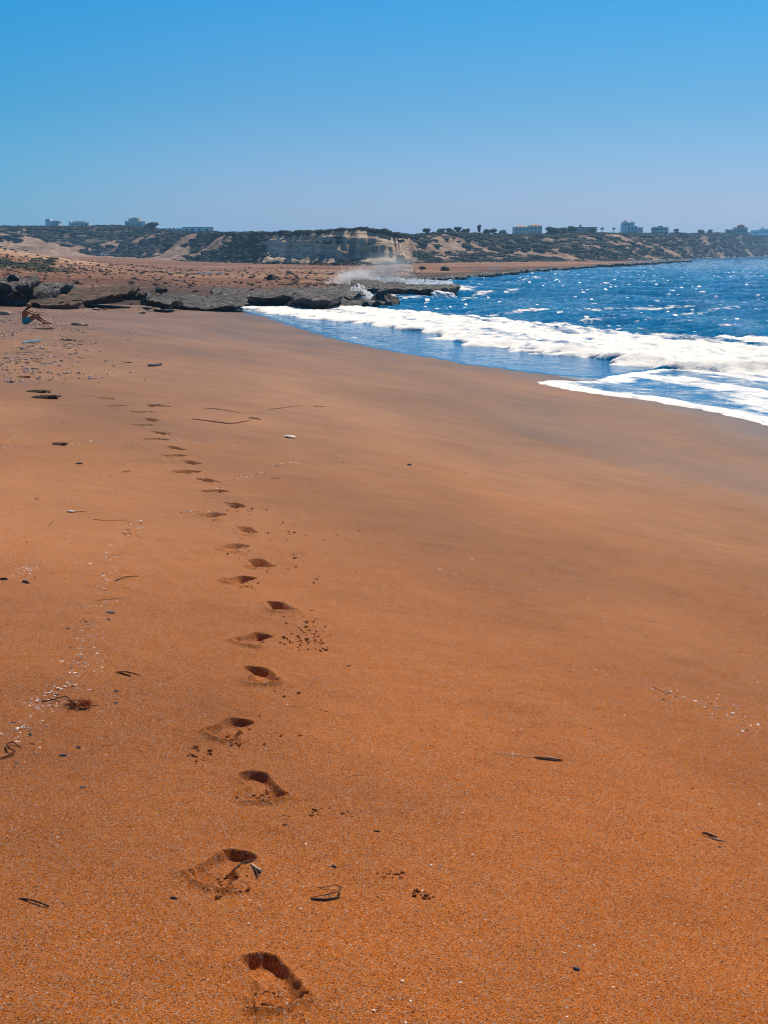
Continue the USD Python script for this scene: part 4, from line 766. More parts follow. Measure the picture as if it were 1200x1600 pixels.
obj('rear_window', box(-2.12, -2.05, -.6, .6, 1.1, 1.6), glass_m, vn)
for sx in (-1.35, 1.35):
    for sy in (-.78, .78):
        w_ = trimesh.creation.cylinder(.34, .2, sections=18); w_.apply_transform(trimesh.transformations.rotation_matrix(math.pi / 2, [1, 0, 0])); w_.apply_translation([sx, sy, .34]); obj('wheel', w_, tyre_m, vn)
# ------------------------------------------------------------------ what lies on the sand
wood_m = simple('dark_driftwood', (.045, .026, .020), .8, .12, (.10, .055, .035), 40.0)
brown_m = simple('dry_brown_weed', (.16, .045, .015), .6, .12, (.07, .02, .008), 60.0)
pale_m = simple('pale_stem', (.50, .33, .20), .7, .3, (.38, .24, .14), 50.0)
orange_m = simple('orange_weed', (.42, .10, .012), .7, .3, (.25, .05, .01), 50.0)
slate_m = simple('slate_chip', (.10, .095, .11), .6, .12, (.05, .05, .06), 60.0)
white_m = simple('white_shell', (.70, .64, .58), .5, .5, (.55, .46, .40), 60.0)
mauve_m = simple('mauve_shell', (.40, .27, .25), .6, .4, (.28, .20, .20), 60.0)
kelp_m = simple('black_weed', (.022, .013, .010), .6, .12, (.06, .03, .015), 9.0, .03, 12.0)
cyan_m = simple('faded_blue_plastic', (.10, .22, .33), .5, .4, (.16, .28, .36), 6.0)
def tube_mesh(pts, rad, sides=6, flat=1.0):
    p = np.asarray(pts, float); n = len(p); t = np.gradient(p, axis=0); t /= np.linalg.norm(t, axis=1, keepdims=True)
    up = np.tile([0, 0, 1.0], (n, 1)); a = np.cross(t, up); a /= np.maximum(np.linalg.norm(a, axis=1, keepdims=True), 1e-6); b = np.cross(a, t)
    r = np.broadcast_to(rad, n); ang = np.arange(sides) * 2 * np.pi / sides
    v = (p[:, None] + r[:, None, None] * (np.cos(ang)[None, :, None] * a[:, None] + np.sin(ang)[None, :, None] * flat * b[:, None])).reshape(-1, 3)
    f = [[i * sides + k, i * sides + (k + 1) % sides, (i + 1) * sides + (k + 1) % sides] for i in range(n - 1) for k in range(sides)] + [[i * sides + k, (i + 1) * sides + (k + 1) % sides, (i + 1) * sides + k] for i in range(n - 1) for k in range(sides)]
    f += [[0, k + 1, k] for k in range(1, sides - 1)] + [[(n - 1) * sides, (n - 1) * sides + k, (n - 1) * sides + k + 1] for k in range(1, sides - 1)]
    return trimesh.Trimesh(v, f, process=False)
def line_on_sand(pix, lift=0.0, arch=None, n=10, wob=.0, seed=0):
    """A bent line over the sand through the points seen at those pixels."""
    w = np.array([on_beach(*p) for p in pix]); s = np.r_[0, np.cumsum(np.linalg.norm(np.diff(w, axis=0), axis=1))]
    q = np.stack([np.interp(np.linspace(0, s[-1], n), s, w[:, k]) for k in range(3)], 1)
    q[:, 2] = beach(q[:, 0], q[:, 1]) + lift
    if arch is not None: q[:, 2] += arch * np.sin(np.linspace(0, np.pi, n))
    if wob: q[:, :2] += (np.stack([fbm(q * 30 + seed, 2, seed), fbm(q * 30 + 9, 2, seed + 1)], 1) - .5) * wob
    return q
def taper(n, r0, r1): return np.interp(np.linspace(0, 1, n), [0, .15, .8, 1], [r0 * .6, r0, (r0 + r1) / 2, r1])
def twig(name, label, pix, r0, r1, mat, cat, lift=.5, arch=None, wob=.01, extra=(), flat=1.0, n=10):
    a = line_on_sand(pix, r0 * lift, arch, n, wob, len(TAKEN)); c = a.mean(0); o = empty(name, c); tag(o, label, cat)
    obj('stem', tube_mesh(a - c, taper(n, r0, r1) * .72 * (.75 + .5 * np.random.default_rng(n + len(pix)).random(n)), 6, flat), mat, o, 40)
    for nm, px2, q0, q1, m2 in extra:
        b = line_on_sand(px2, q0 * .6, None, 7, wob, len(TAKEN)); obj(nm, tube_mesh(b - c, taper(7, q0, q1)), m2, o, 40)
    return o
# named pieces near the camera
twig('folded_seagrass', 'folded strip of brown dry seagrass lying right of the second nearest footprint', [(485, 1404), (510, 1404), (530, 1401), (533, 1394), (527, 1389), (512, 1390), (498, 1388)], .0042, .0035, brown_m, 'seagrass', .7, .012, .004, [('lower_edge', [(486, 1406), (508, 1407), (530, 1404)], .004, .003, wood_m), ('pale_fibre', [(505, 1401), (512, 1397), (520, 1404)], .002, .001, pale_m)], .5, 16)
twig('stick', 'dark thin stick at the lower left edge of the sand', [(29, 1405), (50, 1410), (78, 1417)], .0034, .003, wood_m, 'stick', .6, .004)
twig('forked_twig', 'forked dark twig with a pale chip at the right edge of the second nearest footprint', [(366, 1362), (380, 1354), (397, 1347)], .004, .003, wood_m, 'twig', 1.5, .006, .006, [('fork', [(392, 1351), (399, 1361), (405, 1371)], .003, .0015, wood_m), ('pale_chip', [(391, 1352), (400, 1358), (409, 1363)], .0055, .004, pale_m)])
twig('long_straw', 'long thin pale straw ending at a dark reddish stick on the right sand', [(769, 1178), (800, 1181), (832, 1185)], .002, .0015, pale_m, 'straw', 1.2, .002)
twig('stick', 'short dark reddish stick at the end of the long pale straw', [(834, 1184), (850, 1185), (880, 1189)], .0038, .003, brown_m, 'stick', .7, None, .006, [('dark_side', [(838, 1186), (876, 1190)], .004, .002, wood_m), ('pale_bark', [(852, 1183), (872, 1187)], .003, .002, pale_m)])
twig('broken_stem', 'dark broken seed head with a pale stem alone on the right sand', [(1098, 1303), (1108, 1307), (1120, 1311)], .0045, .004, wood_m, 'seed head', .8, .004, .012, [('pale_stem', [(1113, 1310), (1124, 1313), (1134, 1314)], .0025, .0015, pale_m), ('bract', [(1104, 1302), (1114, 1309)], .004, .001, brown_m)])
twig('twig_pair', 'pair of dark crossed twigs left of the row of footprints', [(181, 1051), (196, 1052), (214, 1055)], .0038, .002, wood_m, 'twig', .7, .004, .01, [('second_twig', [(186, 1052), (206, 1057)], .004, .0015, brown_m), ('thin_end', [(196, 1049), (220, 1056)], .002, .001, wood_m)])
twig('twig', 'slim straight twig lying left of the middle footprints', [(180, 909), (192, 904), (216, 901)], .005, .002, brown_m, 'twig', .7, .004)
twig('bent_twig', 'dark twig bent along the shell line at the left', [(66, 1098), (84, 1097), (104, 1092), (112, 1097)], .004, .002, wood_m, 'twig', .7, .01)
tuft = empty('orange_seaweed', on_beach(126, 1106)); tag(tuft, 'tuft of orange seaweed with dark stringy stems at the left', 'seaweed')
c_ = on_beach(126, 1106); g = np.random.default_rng(31)
def strands(n, cen, spread, h, r, seed, az=(0, 6.28)):
    g = np.random.default_rng(seed); out = []
    for _ in range(n):
        a = g.uniform(*az); L = spread * g.uniform(.5, 1); t = np.linspace(0, 1, 6)
        p = np.stack([cen[0] + np.cos(a + t * g.uniform(-1, 1)) * L * t, cen[1] + np.sin(a + t * g.uniform(-1, 1)) * L * t, cen[2] + h * g.uniform(.3, 1) * np.sin(t * 2.6) + .002], 1); out.append(tube_mesh(p, np.linspace(r, r * .4, 6), 4))
    return trimesh.util.concatenate(out)
obj('orange_fronds', strands(60, (.016, 0, 0), .040, .030, .0016, 1), orange_m, tuft); obj('brown_fronds', strands(34, (-.02, 0, 0), .055, .028, .0014, 2, (1.8, 5.2)), brown_m, tuft); obj('dark_stem', tube_mesh(line_on_sand([(106, 1114), (118, 1097), (140, 1106), (155, 1103)], .004, .006, 9, .01) - c_, taper(9, .002, .0012)), wood_m, tuft)
twig('weed_loop', 'curled loop of brown weed on the sand at the left edge', [(0, 1187), (14, 1184), (24, 1180), (13, 1174), (11, 1168), (20, 1164), (34, 1171)], .005, .002, brown_m, 'seaweed', .7, .012, .006, n=22)
CHIPS = [(62, 1169, 'small white shell with a shaded side near the curled weed loop', white_m, .010, 'shell'), (98, 1181, 'black slate chip below the white shell', slate_m, .016, 'stone chip'), (122, 1168, 'narrow dark chip right of the white shell', slate_m, .012, 'stone chip'),
         (25, 1194, 'long dark chip just below the curled weed loop', slate_m, .016, 'stone chip'), (115, 1201, 'small flat dark chip below the black slate chip', slate_m, .009, 'stone chip'), (183, 1080, 'bluish pebble under the pair of crossed twigs', slate_m, .012, 'pebble'), (181, 1099, 'larger bluish pebble right of the orange seaweed', slate_m, .014, 'pebble'),
         (129, 1231, 'thin dark chip lying low on the left sand', slate_m, .012, 'stone chip'), (50, 1164, 'dark narrow straw chip above the curled weed', wood_m, .014, 'stone chip'), (40, 911, 'black triangular stone near the left edge', slate_m, .034, 'stone'), (5, 906, 'reddish black stone cut by the left edge', wood_m, .03, 'stone'),
         (172, 958, 'dark flat chip beside the shell line', slate_m, .024, 'stone chip'), (900, 1514, 'small dark splinter on the lower right sand', slate_m, .012, 'splinter'), (12, 1573, 'black pebble at the bottom left corner', slate_m, .014, 'pebble'), (272, 1404, 'dark clod of sand left of the second nearest footprint', wood_m, .012, 'clod'),  # clods here and below: dark colour stands for their own shadow
         (522, 1354, 'grey pebble on the sand above the folded seagrass', slate_m, .010, 'pebble'), (445, 1290, 'dark reddish round clod right of the third footprint', wood_m, .013, 'clod'), (589, 1300, 'black clod standing alone right of the third footprint', wood_m, .013, 'clod'), (640, 727, 'bluish stone alone on the middle sand', slate_m, .04, 'stone'),
         (124, 725, 'dark blue stone on the pale band at the left', slate_m, .035, 'stone'), (110, 800, 'white chip at the end of a reddish straw', white_m, .035, 'shell'), (453, 684, 'flat white sheet of cuttlebone on the middle sand', white_m, .09, 'cuttlebone'), (545, 1041, 'grey twig tip on the sand right of the footprints', slate_m, .012, 'splinter')]
for i, (px, py, lab, mt, r, cat) in enumerate(CHIPS):
    c = on_beach(px, py); m = stone(800 + i, (1.5, .75, .45) if 'flat' not in lab else (1.7, 1.0, .25), 2); m.apply_scale(r * .58)
    nm = {'shell': 'shell', 'stone chip': 'stone_chip', 'pebble': 'pebble', 'stone': 'stone', 'clod': 'sand_clod', 'splinter': 'splinter', 'cuttlebone': 'cuttlebone'}[cat]
    m.apply_transform(trimesh.transformations.rotation_matrix(i * .8 % 1.2 - .6, [0, 0, 1])); m.apply_translation(c + [0, 0, r * .2]); tag(obj(nm, m, mt, None, 30), lab, cat)
# farther up the beach
def lump_pile(label, px, py, L, Wd, H, mat, seed, cat='seaweed', name='seaweed_clump'):
    c = on_beach(px, py); g = np.random.default_rng(seed); parts = []
    for _ in range(26):
        m = trimesh.creation.icosphere(1); v = np.array(m.vertices); v *= (1 + (fbm(v * 2 + g.uniform(0, 9), 2, seed) - .5) * 1.0)[:, None]; a = g.normal(size=2) * .38
        sc = g.uniform(.16, .36); parts.append(trimesh.Trimesh(v * [L * sc * .5, Wd * sc * .6, H * sc * 1.1] + [a[0] * L * .7, a[1] * Wd, H * .25 * math.exp(-(a @ a) * 3)], m.faces, process=False))
    o = empty(name, c); obj('heap', trimesh.util.concatenate(parts), mat, o); obj('strands', strands(70, (0, 0, H * .1), L * .8, H * .35, .005, seed + 1), mat, o); return tag(o, label, cat)
lump_pile('black heap of dried seaweed above another at the left, the upper one', 61, 613, .26, .13, .06, kelp_m, 1)
lump_pile('black heap of dried seaweed with a long tail at the left, the lower of two', 72, 622, .30, .15, .07, kelp_m, 2)
lump_pile('dark seaweed clump below the sitting man on the pebbles', 104, 532, .26, .2, .07, kelp_m, 3)
lump_pile('flat dark seaweed patch at the sitting man, just right of his feet', 66, 514, .6, .3, .06, kelp_m, 4)
lump_pile('small brown weed clump on the pebbly left sand', 38, 590, .16, .1, .05, brown_m, 5)
lump_pile('dark weed clump on the white shell line at the left', 93, 695, .11, .07, .03, kelp_m, 6)
lump_pile('small dark weed clump beside the farthest footprints', 163, 484, .3, .2, .06, kelp_m, 7)
twig('driftwood', 'short dark grey driftwood log alone on the middle left sand', [(232, 573), (241, 572.5), (252, 571)], .038, .03, slate_m, 'driftwood', .8, None, .02, [('pale_side', [(233, 572.5), (246, 572)], .02, .012, mauve_m)])
twig('plastic_strip', 'faded blue plastic strip on the pebbles at the left', [(36, 538), (45, 537), (52, 538), (64, 534)], .05, .02, cyan_m, 'plastic', .8, .03, .15)
for i, (px, py, lab, r) in enumerate([(124, 508.5, 'pale rounded flat stone on the sand right of the sitting man', .28), (150, 484.5, 'pale flat stone near the ledge, farther than the sitting man', .22), (221, 490, 'white rounded stone at the far end of the sand, left one of a pair', .2), (235, 486.5, 'white flat stone at the far end of the sand, right one of a pair', .2), (6, 492, 'pale yellowish stone behind the sitting man at the left edge', .3)]):
    c = on_beach(px, py); m = stone(850 + i, (1.2, .8, .45)); m.apply_scale(r); m.apply_translation(c + [0, 0, r * .2]); tag(obj('beach_stone', m, pale_rock_m, None, 40), lab, 'stone')
STRAWS = [([(232, 636), (248, 633), (266, 636)], .02, 'dark strip of weed farthest up the row of footprints'), ([(300, 655), (330, 659), (360, 663), (392, 657)], .02, 'long brown weed strand left of the middle, lower of two'), ([(320, 638), (350, 641), (378, 646)], .014, 'thin brown weed strand left of the middle, upper of two'),
          ([(418, 641), (440, 638), (470, 634)], .014, 'brown weed strand on the middle sand running up to the right'), ([(490, 635), (508, 636)], .02, 'short dark weed strip at the right end of the strands'), ([(390, 654), (406, 656)], .03, 'thick dark piece at the end of the long brown strand'),
          ([(582, 849), (600, 848), (616, 850)], .006, 'straight dark straw on the middle sand'), ([(76, 822), (82, 815), (85, 811)], .006, 'short dark stick near the left edge'), ([(122, 726), (125, 720), (128, 718)], .006, 'little forked twig at the left on the pale band'), ([(112, 801), (135, 800)], .008, 'reddish straw on the left sand'),
          ([(190, 738), (204, 735), (198, 739)], .008, 'bent thin straw on the left sand'), ([(54, 780), (62, 780), (60, 782)], .007, 'tiny bent twig at the left'), ([(145, 812), (170, 814), (195, 813)], .005, 'thin long straw on the left sand'), ([(422, 747), (438, 748)], .008, 'thin dark straw right of the footprints'),
          ([(150, 939), (170, 937), (200, 935)], .005, 'dark straw along the shell line with an orange end'), ([(1020, 1073), (1032, 1080), (1042, 1085)], .004, 'faint grey strand on the right sand'), ([(545, 1213), (570, 1213), (598, 1214)], .003, 'thin dark straw right of the fourth footprint'), ([(158, 1166), (175, 1165)], .003, 'fine reddish straw on the left sand')]
for pix, r, lab in STRAWS:
    r *= .42; twig('weed_strand' if 'weed' in lab else 'straw', lab, pix, r, r * .5, kelp_m if 'dark' in lab else brown_m, 'weed' if 'weed' in lab else 'straw', .6, r * .5, r * 5)
# uncountable: shell fragments, pebbles, clods thrown up beside the prints
rng = np.random.default_rng(12)
def many(n, region, dens=None):
    out = []
    while len(out) < n:
        px, py = region(rng)
        if dens is None or rng.random() < dens(px, py): out.append((px, py))
    return out
def along(pts, wid):
    pts = np.array(pts, float); s = np.r_[0, np.cumsum(np.hypot(*np.diff(pts, axis=0).T))]
    def f(g):
        t = g.uniform(0, s[-1]); a = np.array([np.interp(t, s, pts[:, 0]), np.interp(t, s, pts[:, 1])]); w = np.interp(a[1], [480, 700, 1000, 1200], [.15, .5, 1, 1.2]) * wid
        return a[0] + g.normal() * w, a[1] + g.normal() * w * .45
    return f
BN = 90
bxs = np.linspace(-40, 1240, 65); bys = np.geomspace(470, 1640, BN)
BM = on_beach_many(*[g.ravel() for g in np.meshgrid(bxs, bys)]).reshape(BN, len(bxs), 3)
BI = RegularGridInterpolator((np.log(bys), bxs), BM, bounds_error=False, fill_value=None)
def to_sand(pp):
    pp = np.array(pp); q = BI(np.stack([np.log(np.clip(pp[:, 1], 470, 1640)), np.clip(pp[:, 0], -40, 1240)], 1)); q[:, 2] = beach(q[:, 0], q[:, 1]); return q
chip_items = [('white_chip', stone(61, (1.4, 1, .4), 1), white_m, False), ('mauve_chip', stone(62, (1.5, .9, .4), 1), mauve_m, False), ('slate_chip', stone(63, (1.6, .7, .4), 1), slate_m, False), ('brown_chip', stone(64, (1.8, .5, .4), 1), brown_m, False)]
pp = many(520, along([(215, 810), (190, 850), (160, 880), (155, 910), (165, 940), (140, 970), (135, 1005), (125, 1050), (100, 1080), (40, 1120), (28, 1150), (10, 1180)], 15)) + many(130, along([(330, 765), (380, 745), (420, 730), (470, 722), (560, 726)], 8)) + many(240, along([(0, 700), (60, 697), (130, 692), (220, 690), (330, 690), (380, 695)], 8)) + many(90, along([(215, 815), (270, 800), (330, 795)], 8)) + many(110, along([(0, 905), (30, 895), (60, 880)], 10)) + many(120, along([(960, 1060), (1050, 1085), (1130, 1110), (1190, 1145)], 16)) + many(80, along([(690, 870), (760, 920), (860, 960)], 20))
Q = to_sand(pp); r_ = np.hypot(Q[:, 0], Q[:, 1])
scatter('shell_fragments', chip_items, Q, rng.choice(4, len(Q), p=[.34, .40, .2, .06]), (.0028 + .0042 * rng.random(len(Q)) ** 3) * np.interp(r_, [3, 6, 15, 30], [.9, 1.1, 1.7, 2.6]), rng.uniform(0, 6.28, len(Q)), 'lines of broken pale shells and chips left on the sand', 'shell fragments')
pp = many(3000, lambda g: (g.uniform(-20, 1220), math.exp(g.uniform(math.log(530), math.log(1620)))), lambda a, b: .95 if b < 900 and a < 560 else .42 + .25 * (b > 1000))
pp = [p for p in pp if not (p[1] < 690 and p[0] > 700)]
Q = to_sand(pp); r_ = np.hypot(Q[:, 0], Q[:, 1])
scatter('beach_grit', chip_items, Q, rng.choice(4, len(Q), p=[.30, .22, .36, .12]), (.0018 + .0042 * rng.random(len(Q)) ** 4) * np.interp(r_, [3, 6, 15, 30], [.58, .85, 1.6, 2.6]), rng.uniform(0, 6.28, len(Q)), 'tiny pebbles and shell bits strewn over the whole beach', 'grit')
pp = many(4200, lambda g: (g.uniform(-40, 330), math.exp(g.uniform(math.log(478), math.log(600)))), lambda a, b: float(np.clip((.9 - (a - 40) / 150) * smooth(.35, .6, float(fbm(np.array([a * .02, b * .09, 0.]), 3, 900))) * np.clip((612 - b) / 100, 0, 1), .012, 1)) * (b < 485 or a < 230))
Q = to_sand(pp)
peb = [('grey_pebble', stone(71, (1.2, 1, .7), 1), slate_m, False), ('mauve_pebble', stone(72, (1.2, 1, .7), 1), mauve_m, False), ('pale_pebble', stone(73, (1.2, 1, .6), 1), pale_rock_m, False), ('dark_weed', stone(74, (2.4, .7, .4), 1), kelp_m, False)]
scatter('pebble_bank', peb, Q, rng.choice(4, len(Q), p=[.34, .34, .17, .15]), .010 + .042 * rng.random(len(Q)) ** 4, rng.uniform(0, 6.28, len(Q)), 'grey and mauve pebbles and weed bits along the upper beach', 'pebbles')
clod_pts = []
def puff(px, py, sx, sy, n):
    for _ in range(n): clod_pts.append((px + rng.normal() * sx, py + rng.normal() * sy))
for a in [(478, 985, 14, 14, 60), (492, 1000, 12, 8, 40), (455, 1000, 14, 12, 34), (310, 1180, 12, 8, 24), (500, 1268, 40, 12, 24), (345, 1386, 18, 5, 26), (335, 1394, 10, 5, 10), (380, 1160, 10, 4, 10), (405, 1250, 14, 3, 16), (425, 1574, 14, 4, 12), (598, 1368, 7, 4, 14), (622, 1370, 8, 4, 14), (654, 1395, 7, 4, 16), (672, 1398, 5, 4, 8), (500, 908, 10, 3, 14), (465, 868, 8, 5, 14), (435, 1075, 22, 8, 20), (430, 885, 14, 5, 14), (385, 918, 14, 4, 14), (440, 835, 18, 8, 20), (400, 800, 20, 6, 18), (470, 1130, 40, 20, 14)]: puff(*a)
for (px, py, *_r) in PRINTS[:14]: puff(px + 5, py + 14 * (py / 1500) ** 2 + 4, 20 * py / 1500, 4, 9)
Q = to_sand(clod_pts)
damp_m = simple('damp_sand_clod', (.20, .062, .018), .95, .05, (.09, .03, .012), 150.0)  # dark colour stands in for the shadow on the clods themselves
scatter('sand_clods', [('clod', stone(81, (1.2, .8, .7), 1, .9), damp_m, False), ('clod_b', stone(82, (1.5, .7, .6), 1, .9), damp_m, False)], Q + [0, 0, .002], rng.integers(0, 2, len(Q)), (.0022 + .0055 * rng.random(len(Q)) ** 2.6) * np.interp(np.hypot(Q[:, 0], Q[:, 1]), [3, 8, 15], [1, 1.15, 1.6]), rng.uniform(0, 6.28, len(Q)), 'small clods of sand in a painted shadow tone kicked up beside the footprints', 'sand clods')
# ------------------------------------------------------------------ the man sitting on the beach
skin_m = usdkit.material(stage, '/World/Looks/tanned_skin', {'geo': ('geometry', {}), 'n': ('noise_texture', {'scale': 9.0, 'detail': 4.0}), 'r': ('rgb_ramp', {'ramp': [(.3, (.25, .078, .034)), (.7, (.34, .115, .052))]}), 'p': ('principled_bsdf', {'roughness': .5, 'specular_ior_level': .4})},
    [('geo.position', 'n.vector'), ('n.fac', 'r.fac'), ('r.color', 'p.base_color')], surface='p.BSDF')
short_m = simple('turquoise_cloth', (.04, .29, .31), .8, .2, (.03, .23, .26), 12.0)
hair_m = simple('dark_hair', (.03, .02, .016), .8, .2, (.05, .03, .022), 60.0)
def hull_chain(segs):
    out = None
    for (p, r), (q_, s_) in segs:
        m = manifold3d.Manifold.batch_hull([manifold3d.Manifold.sphere(r, 20).translate(tuple(map(float, p))), manifold3d.Manifold.sphere(s_, 20).translate(tuple(map(float, q_)))])
        out = m if out is None else out + m
    return out
def ell(c, r): return manifold3d.Manifold.sphere(1.0, 24).scale(tuple(r)).translate(tuple(c))
def tri(m, res, it=6):
    q_ = m.refine_to_length(res).to_mesh(); t = trimesh.Trimesh(q_.vert_properties[:, :3], q_.tri_verts, process=True)
    trimesh.smoothing.filter_taubin(t, iterations=it); return t
B = None
def add(m):
    global B
    B = m if B is None else B + m
pel, waist, chest, neck = (0, 0, .125), (-.035, 0, .29), (.005, 0, .43), (.085, 0, .575)
add(manifold3d.Manifold.batch_hull([ell((0, .07, .125), (.115, .10, .115)), ell((0, -.07, .125), (.115, .10, .115)), ell(waist, (.098, .14, .07))]))
add(manifold3d.Manifold.batch_hull([ell(waist, (.098, .14, .07)), ell((.0, .05, .42), (.115, .125, .10)), ell((.0, -.05, .42), (.115, .125, .10))]))
add(manifold3d.Manifold.batch_hull([ell((.0, .05, .42), (.115, .125, .10)), ell((.0, -.05, .42), (.115, .125, .10)), ell((.045, .13, .525), (.06, .055, .05)), ell((.045, -.13, .525), (.06, .055, .05)), ell((.06, 0, .55), (.06, .07, .04))]))
add(hull_chain([(((.065, 0, .555), .062), ((.105, 0, .635), .056))]))
HC = np.array([.135, 0, .715])
add(manifold3d.Manifold.batch_hull([ell(HC + [-.012, 0, .022], (.098, .076, .085)), ell(HC + [.05, 0, -.055], (.040, .045, .040)), ell(HC + [.062, 0, .01], (.032, .05, .05))]))
add(hull_chain([((HC + [.088, 0, .012], .011), (HC + [.113, 0, -.018], .014))]))          # nose
for sy in (-1, 1):
    add(ell(HC + [-.008, sy * .078, -.002], (.020, .012, .032)))                            # ear
    add(ell(HC + [.082, sy * .03, .026], (.016, .022, .010)))                               # brow
    hip, knee, ank = np.array([.02, sy * .095, .115]), np.array([.405, sy * .13 - .01, .335]), np.array([.745, sy * .11, .075])
    if sy > 0: knee, ank = knee + [.03, 0, .015], ank + [.06, 0, 0]
    mid = hip * .5 + knee * .5
    add(hull_chain([((hip, .098), (mid, .080)), ((mid, .080), (knee, .058)), ((knee, .056), (knee * .65 + ank * .35 + [-.015, 0, -.02], .058)), ((knee * .65 + ank * .35 + [-.015, 0, -.02], .058), (ank, .036))]))
    add(hull_chain([((ank + [-.025, 0, -.035], .034), (ank + [.10, 0, -.035], .030)), ((ank, .034), (ank + [.10, 0, -.035], .030)), ((ank + [.10, sy * .005, -.035], .036), (ank + [.165, sy * .012, -.045], .022))]))
    for k in range(5): add(hull_chain([((ank + [.16, sy * .012 + (k - 2) * .016, -.048], .011), (ank + [.195 - abs(k - 1) * .006, sy * .014 + (k - 2) * .018, -.05], .010 if k else .012))]))
    sh, el, wr = np.array([.06, sy * .185, .515]), np.array([.315, sy * .185, .415]), np.array([.52, sy * .075 + .02, .385])
    if sy > 0: el, wr = el + [.01, 0, .01], wr + [.02, 0, .02]
    add(hull_chain([((sh, .060), (sh * .5 + el * .5, .048)), ((sh * .5 + el * .5, .048), (el, .040)), ((el, .040), (el * .7 + wr * .3, .041)), ((el * .7 + wr * .3, .041), (wr, .027)), ((np.array([.05, sy * .12, .53]), .055), (sh, .058))]))
    palm = wr + [.055, 0, -.012]
    add(hull_chain([((wr, .026), (palm + [0, .018, 0], .018)), ((wr, .026), (palm + [0, -.018, 0], .018)), ((palm + [0, .024, 0], .015), (palm + [.03, -.024, -.008], .015))]))
    for k, L in enumerate([.062, .072, .068, .052]):
        f0 = palm + [.025, (k - 1.5) * .019, -.006]; f1 = f0 + [L * .55, (k - 1.5) * .002, -.014]; f2 = f1 + [L * .35, 0, -.028]
        add(hull_chain([((f0, .0095), (f1, .0088)), ((f1, .0088), (f2, .0075))]))
    t0 = wr + [.02, -sy * .025, -.008]; t1 = t0 + [.035, -sy * .022, -.012]; add(hull_chain([((t0, .012), (t1, .0105)), ((t1, .0105), (t1 + [.028, -sy * .004, -.012], .009))]))
body = tri(B, .016)
mc = on_beach(40.5, 506.5)
man = empty('person', mc + [0, 0, -.005], math.radians(-4)); tag(man, 'bald bearded man in turquoise swim shorts sitting with arms on his knees', 'person')
obj('body', body, skin_m, man, True)
S_ = manifold3d.Manifold.batch_hull([ell((0, .07, .125), (.125, .112, .122)), ell((0, -.07, .125), (.125, .112, .122)), ell((-.02, 0, .225), (.112, .155, .03))])
for sy in (-1, 1):
    hip, knee = np.array([.02, sy * .095, .115]), np.array([.405, sy * .13, .335]); S_ = S_ + hull_chain([((hip, .108), (hip * .55 + knee * .45, .094))])
obj('swim_shorts', tri(S_, .02, 3), short_m, man, True)
bd = manifold3d.Manifold.batch_hull([ell(HC + [.052, 0, -.062], (.045, .052, .042)), ell(HC + [.085, 0, -.045], (.022, .03, .02)), ell(HC + [.01, .058, -.03], (.02, .016, .03)), ell(HC + [.01, -.058, -.03], (.02, .016, .03))])
obj('beard', tri(bd, .012, 3), hair_m, man, True)
hr = ell(HC + [-.016, 0, .02], (.1, .079, .086)) - manifold3d.Manifold.cube((.4, .4, .4), True).translate((float(HC[0]) + .17, 0, float(HC[2]) + .0)) - manifold3d.Manifold.cube((.4, .4, .2), True).translate((float(HC[0]), 0, float(HC[2]) - .11))
obj('cropped_hair', tri(hr, .012, 2), simple('cropped_hair', (.10, .05, .03), .8, .2, (.08, .04, .03), 60.0), man, True)
for sy in (-1, 1):
    e_ = trimesh.creation.icosphere(2, .010); e_.apply_translation(HC + [.086, sy * .03, .008]); obj('eye', e_, hair_m, man, True)
# ------------------------------------------------------------------ spray of the wave breaking on the rocks
spray_m = usdkit.material(stage, '/World/Looks/spray_drops', {'p': ('principled_bsdf', {'base_color': (.93, .93, .92), 'roughness': .5}), 't': ('translucent_bsdf', {'color': (.95, .95, .95)}), 'm': ('mix_closure', {'fac': .72}), 'c': ('transparent_bsdf', {}), 'm2': ('mix_closure', {"fac": .38})}, [('p.BSDF', 'm.closure1'), ('t.BSDF', 'm.closure2'), ('m.closure', 'm2.closure1'), ('c.BSDF', 'm2.closure2')], surface='m2.closure')
rng = np.random.default_rng(3)
fv_, ff_ = [], []
for k in range(4):                                                     # a drop: ragged little sheets of water at all angles
    n_ = rng.normal(size=3); n_ /= np.linalg.norm(n_); a_ = np.cross(n_, [.3, .5, .8]); a_ /= np.linalg.norm(a_); b_ = np.cross(n_, a_); b0 = len(fv_); c0 = rng.normal(size=3) * .35
    for t_ in range(6): fv_.append(c0 + (a_ * math.cos(t_ * 1.047) + b_ * math.sin(t_ * 1.047)) * rng.uniform(.5, 1.0))
    ff_ += [[b0, b0 + t_, b0 + t_ + 1] for t_ in range(1, 5)]
flakes = trimesh.Trimesh(np.array(fv_), np.array(ff_), process=False)
drops, dsz = [], []
SP_C = at_y(566, 441, np.array(150.0)); SP_C[2] = 0.75
ppm = K / 150.0
for j in range(84):                                                    # jets thrown up by the rock, falling apart as they rise
    bx = rng.normal(-.75, 1.05); lean = rng.normal(.10, .30) + (bx + .7) * .16; top = 1.75 * math.exp(-((bx + .8) / 1.7) ** 2) * rng.uniform(.45, 1.2) + .15; by = rng.normal() * .45
    for _ in range(66):
        t = rng.random() ** .75; w_ = .10 + .34 * t
        drops.append(SP_C + [bx + lean * top * t + rng.normal() * w_, by + rng.normal() * w_, max(top * t + rng.normal() * .10, 0)]); dsz.append((.016 + .075 * rng.random() ** 2.0) * (1.3 - .7 * t))
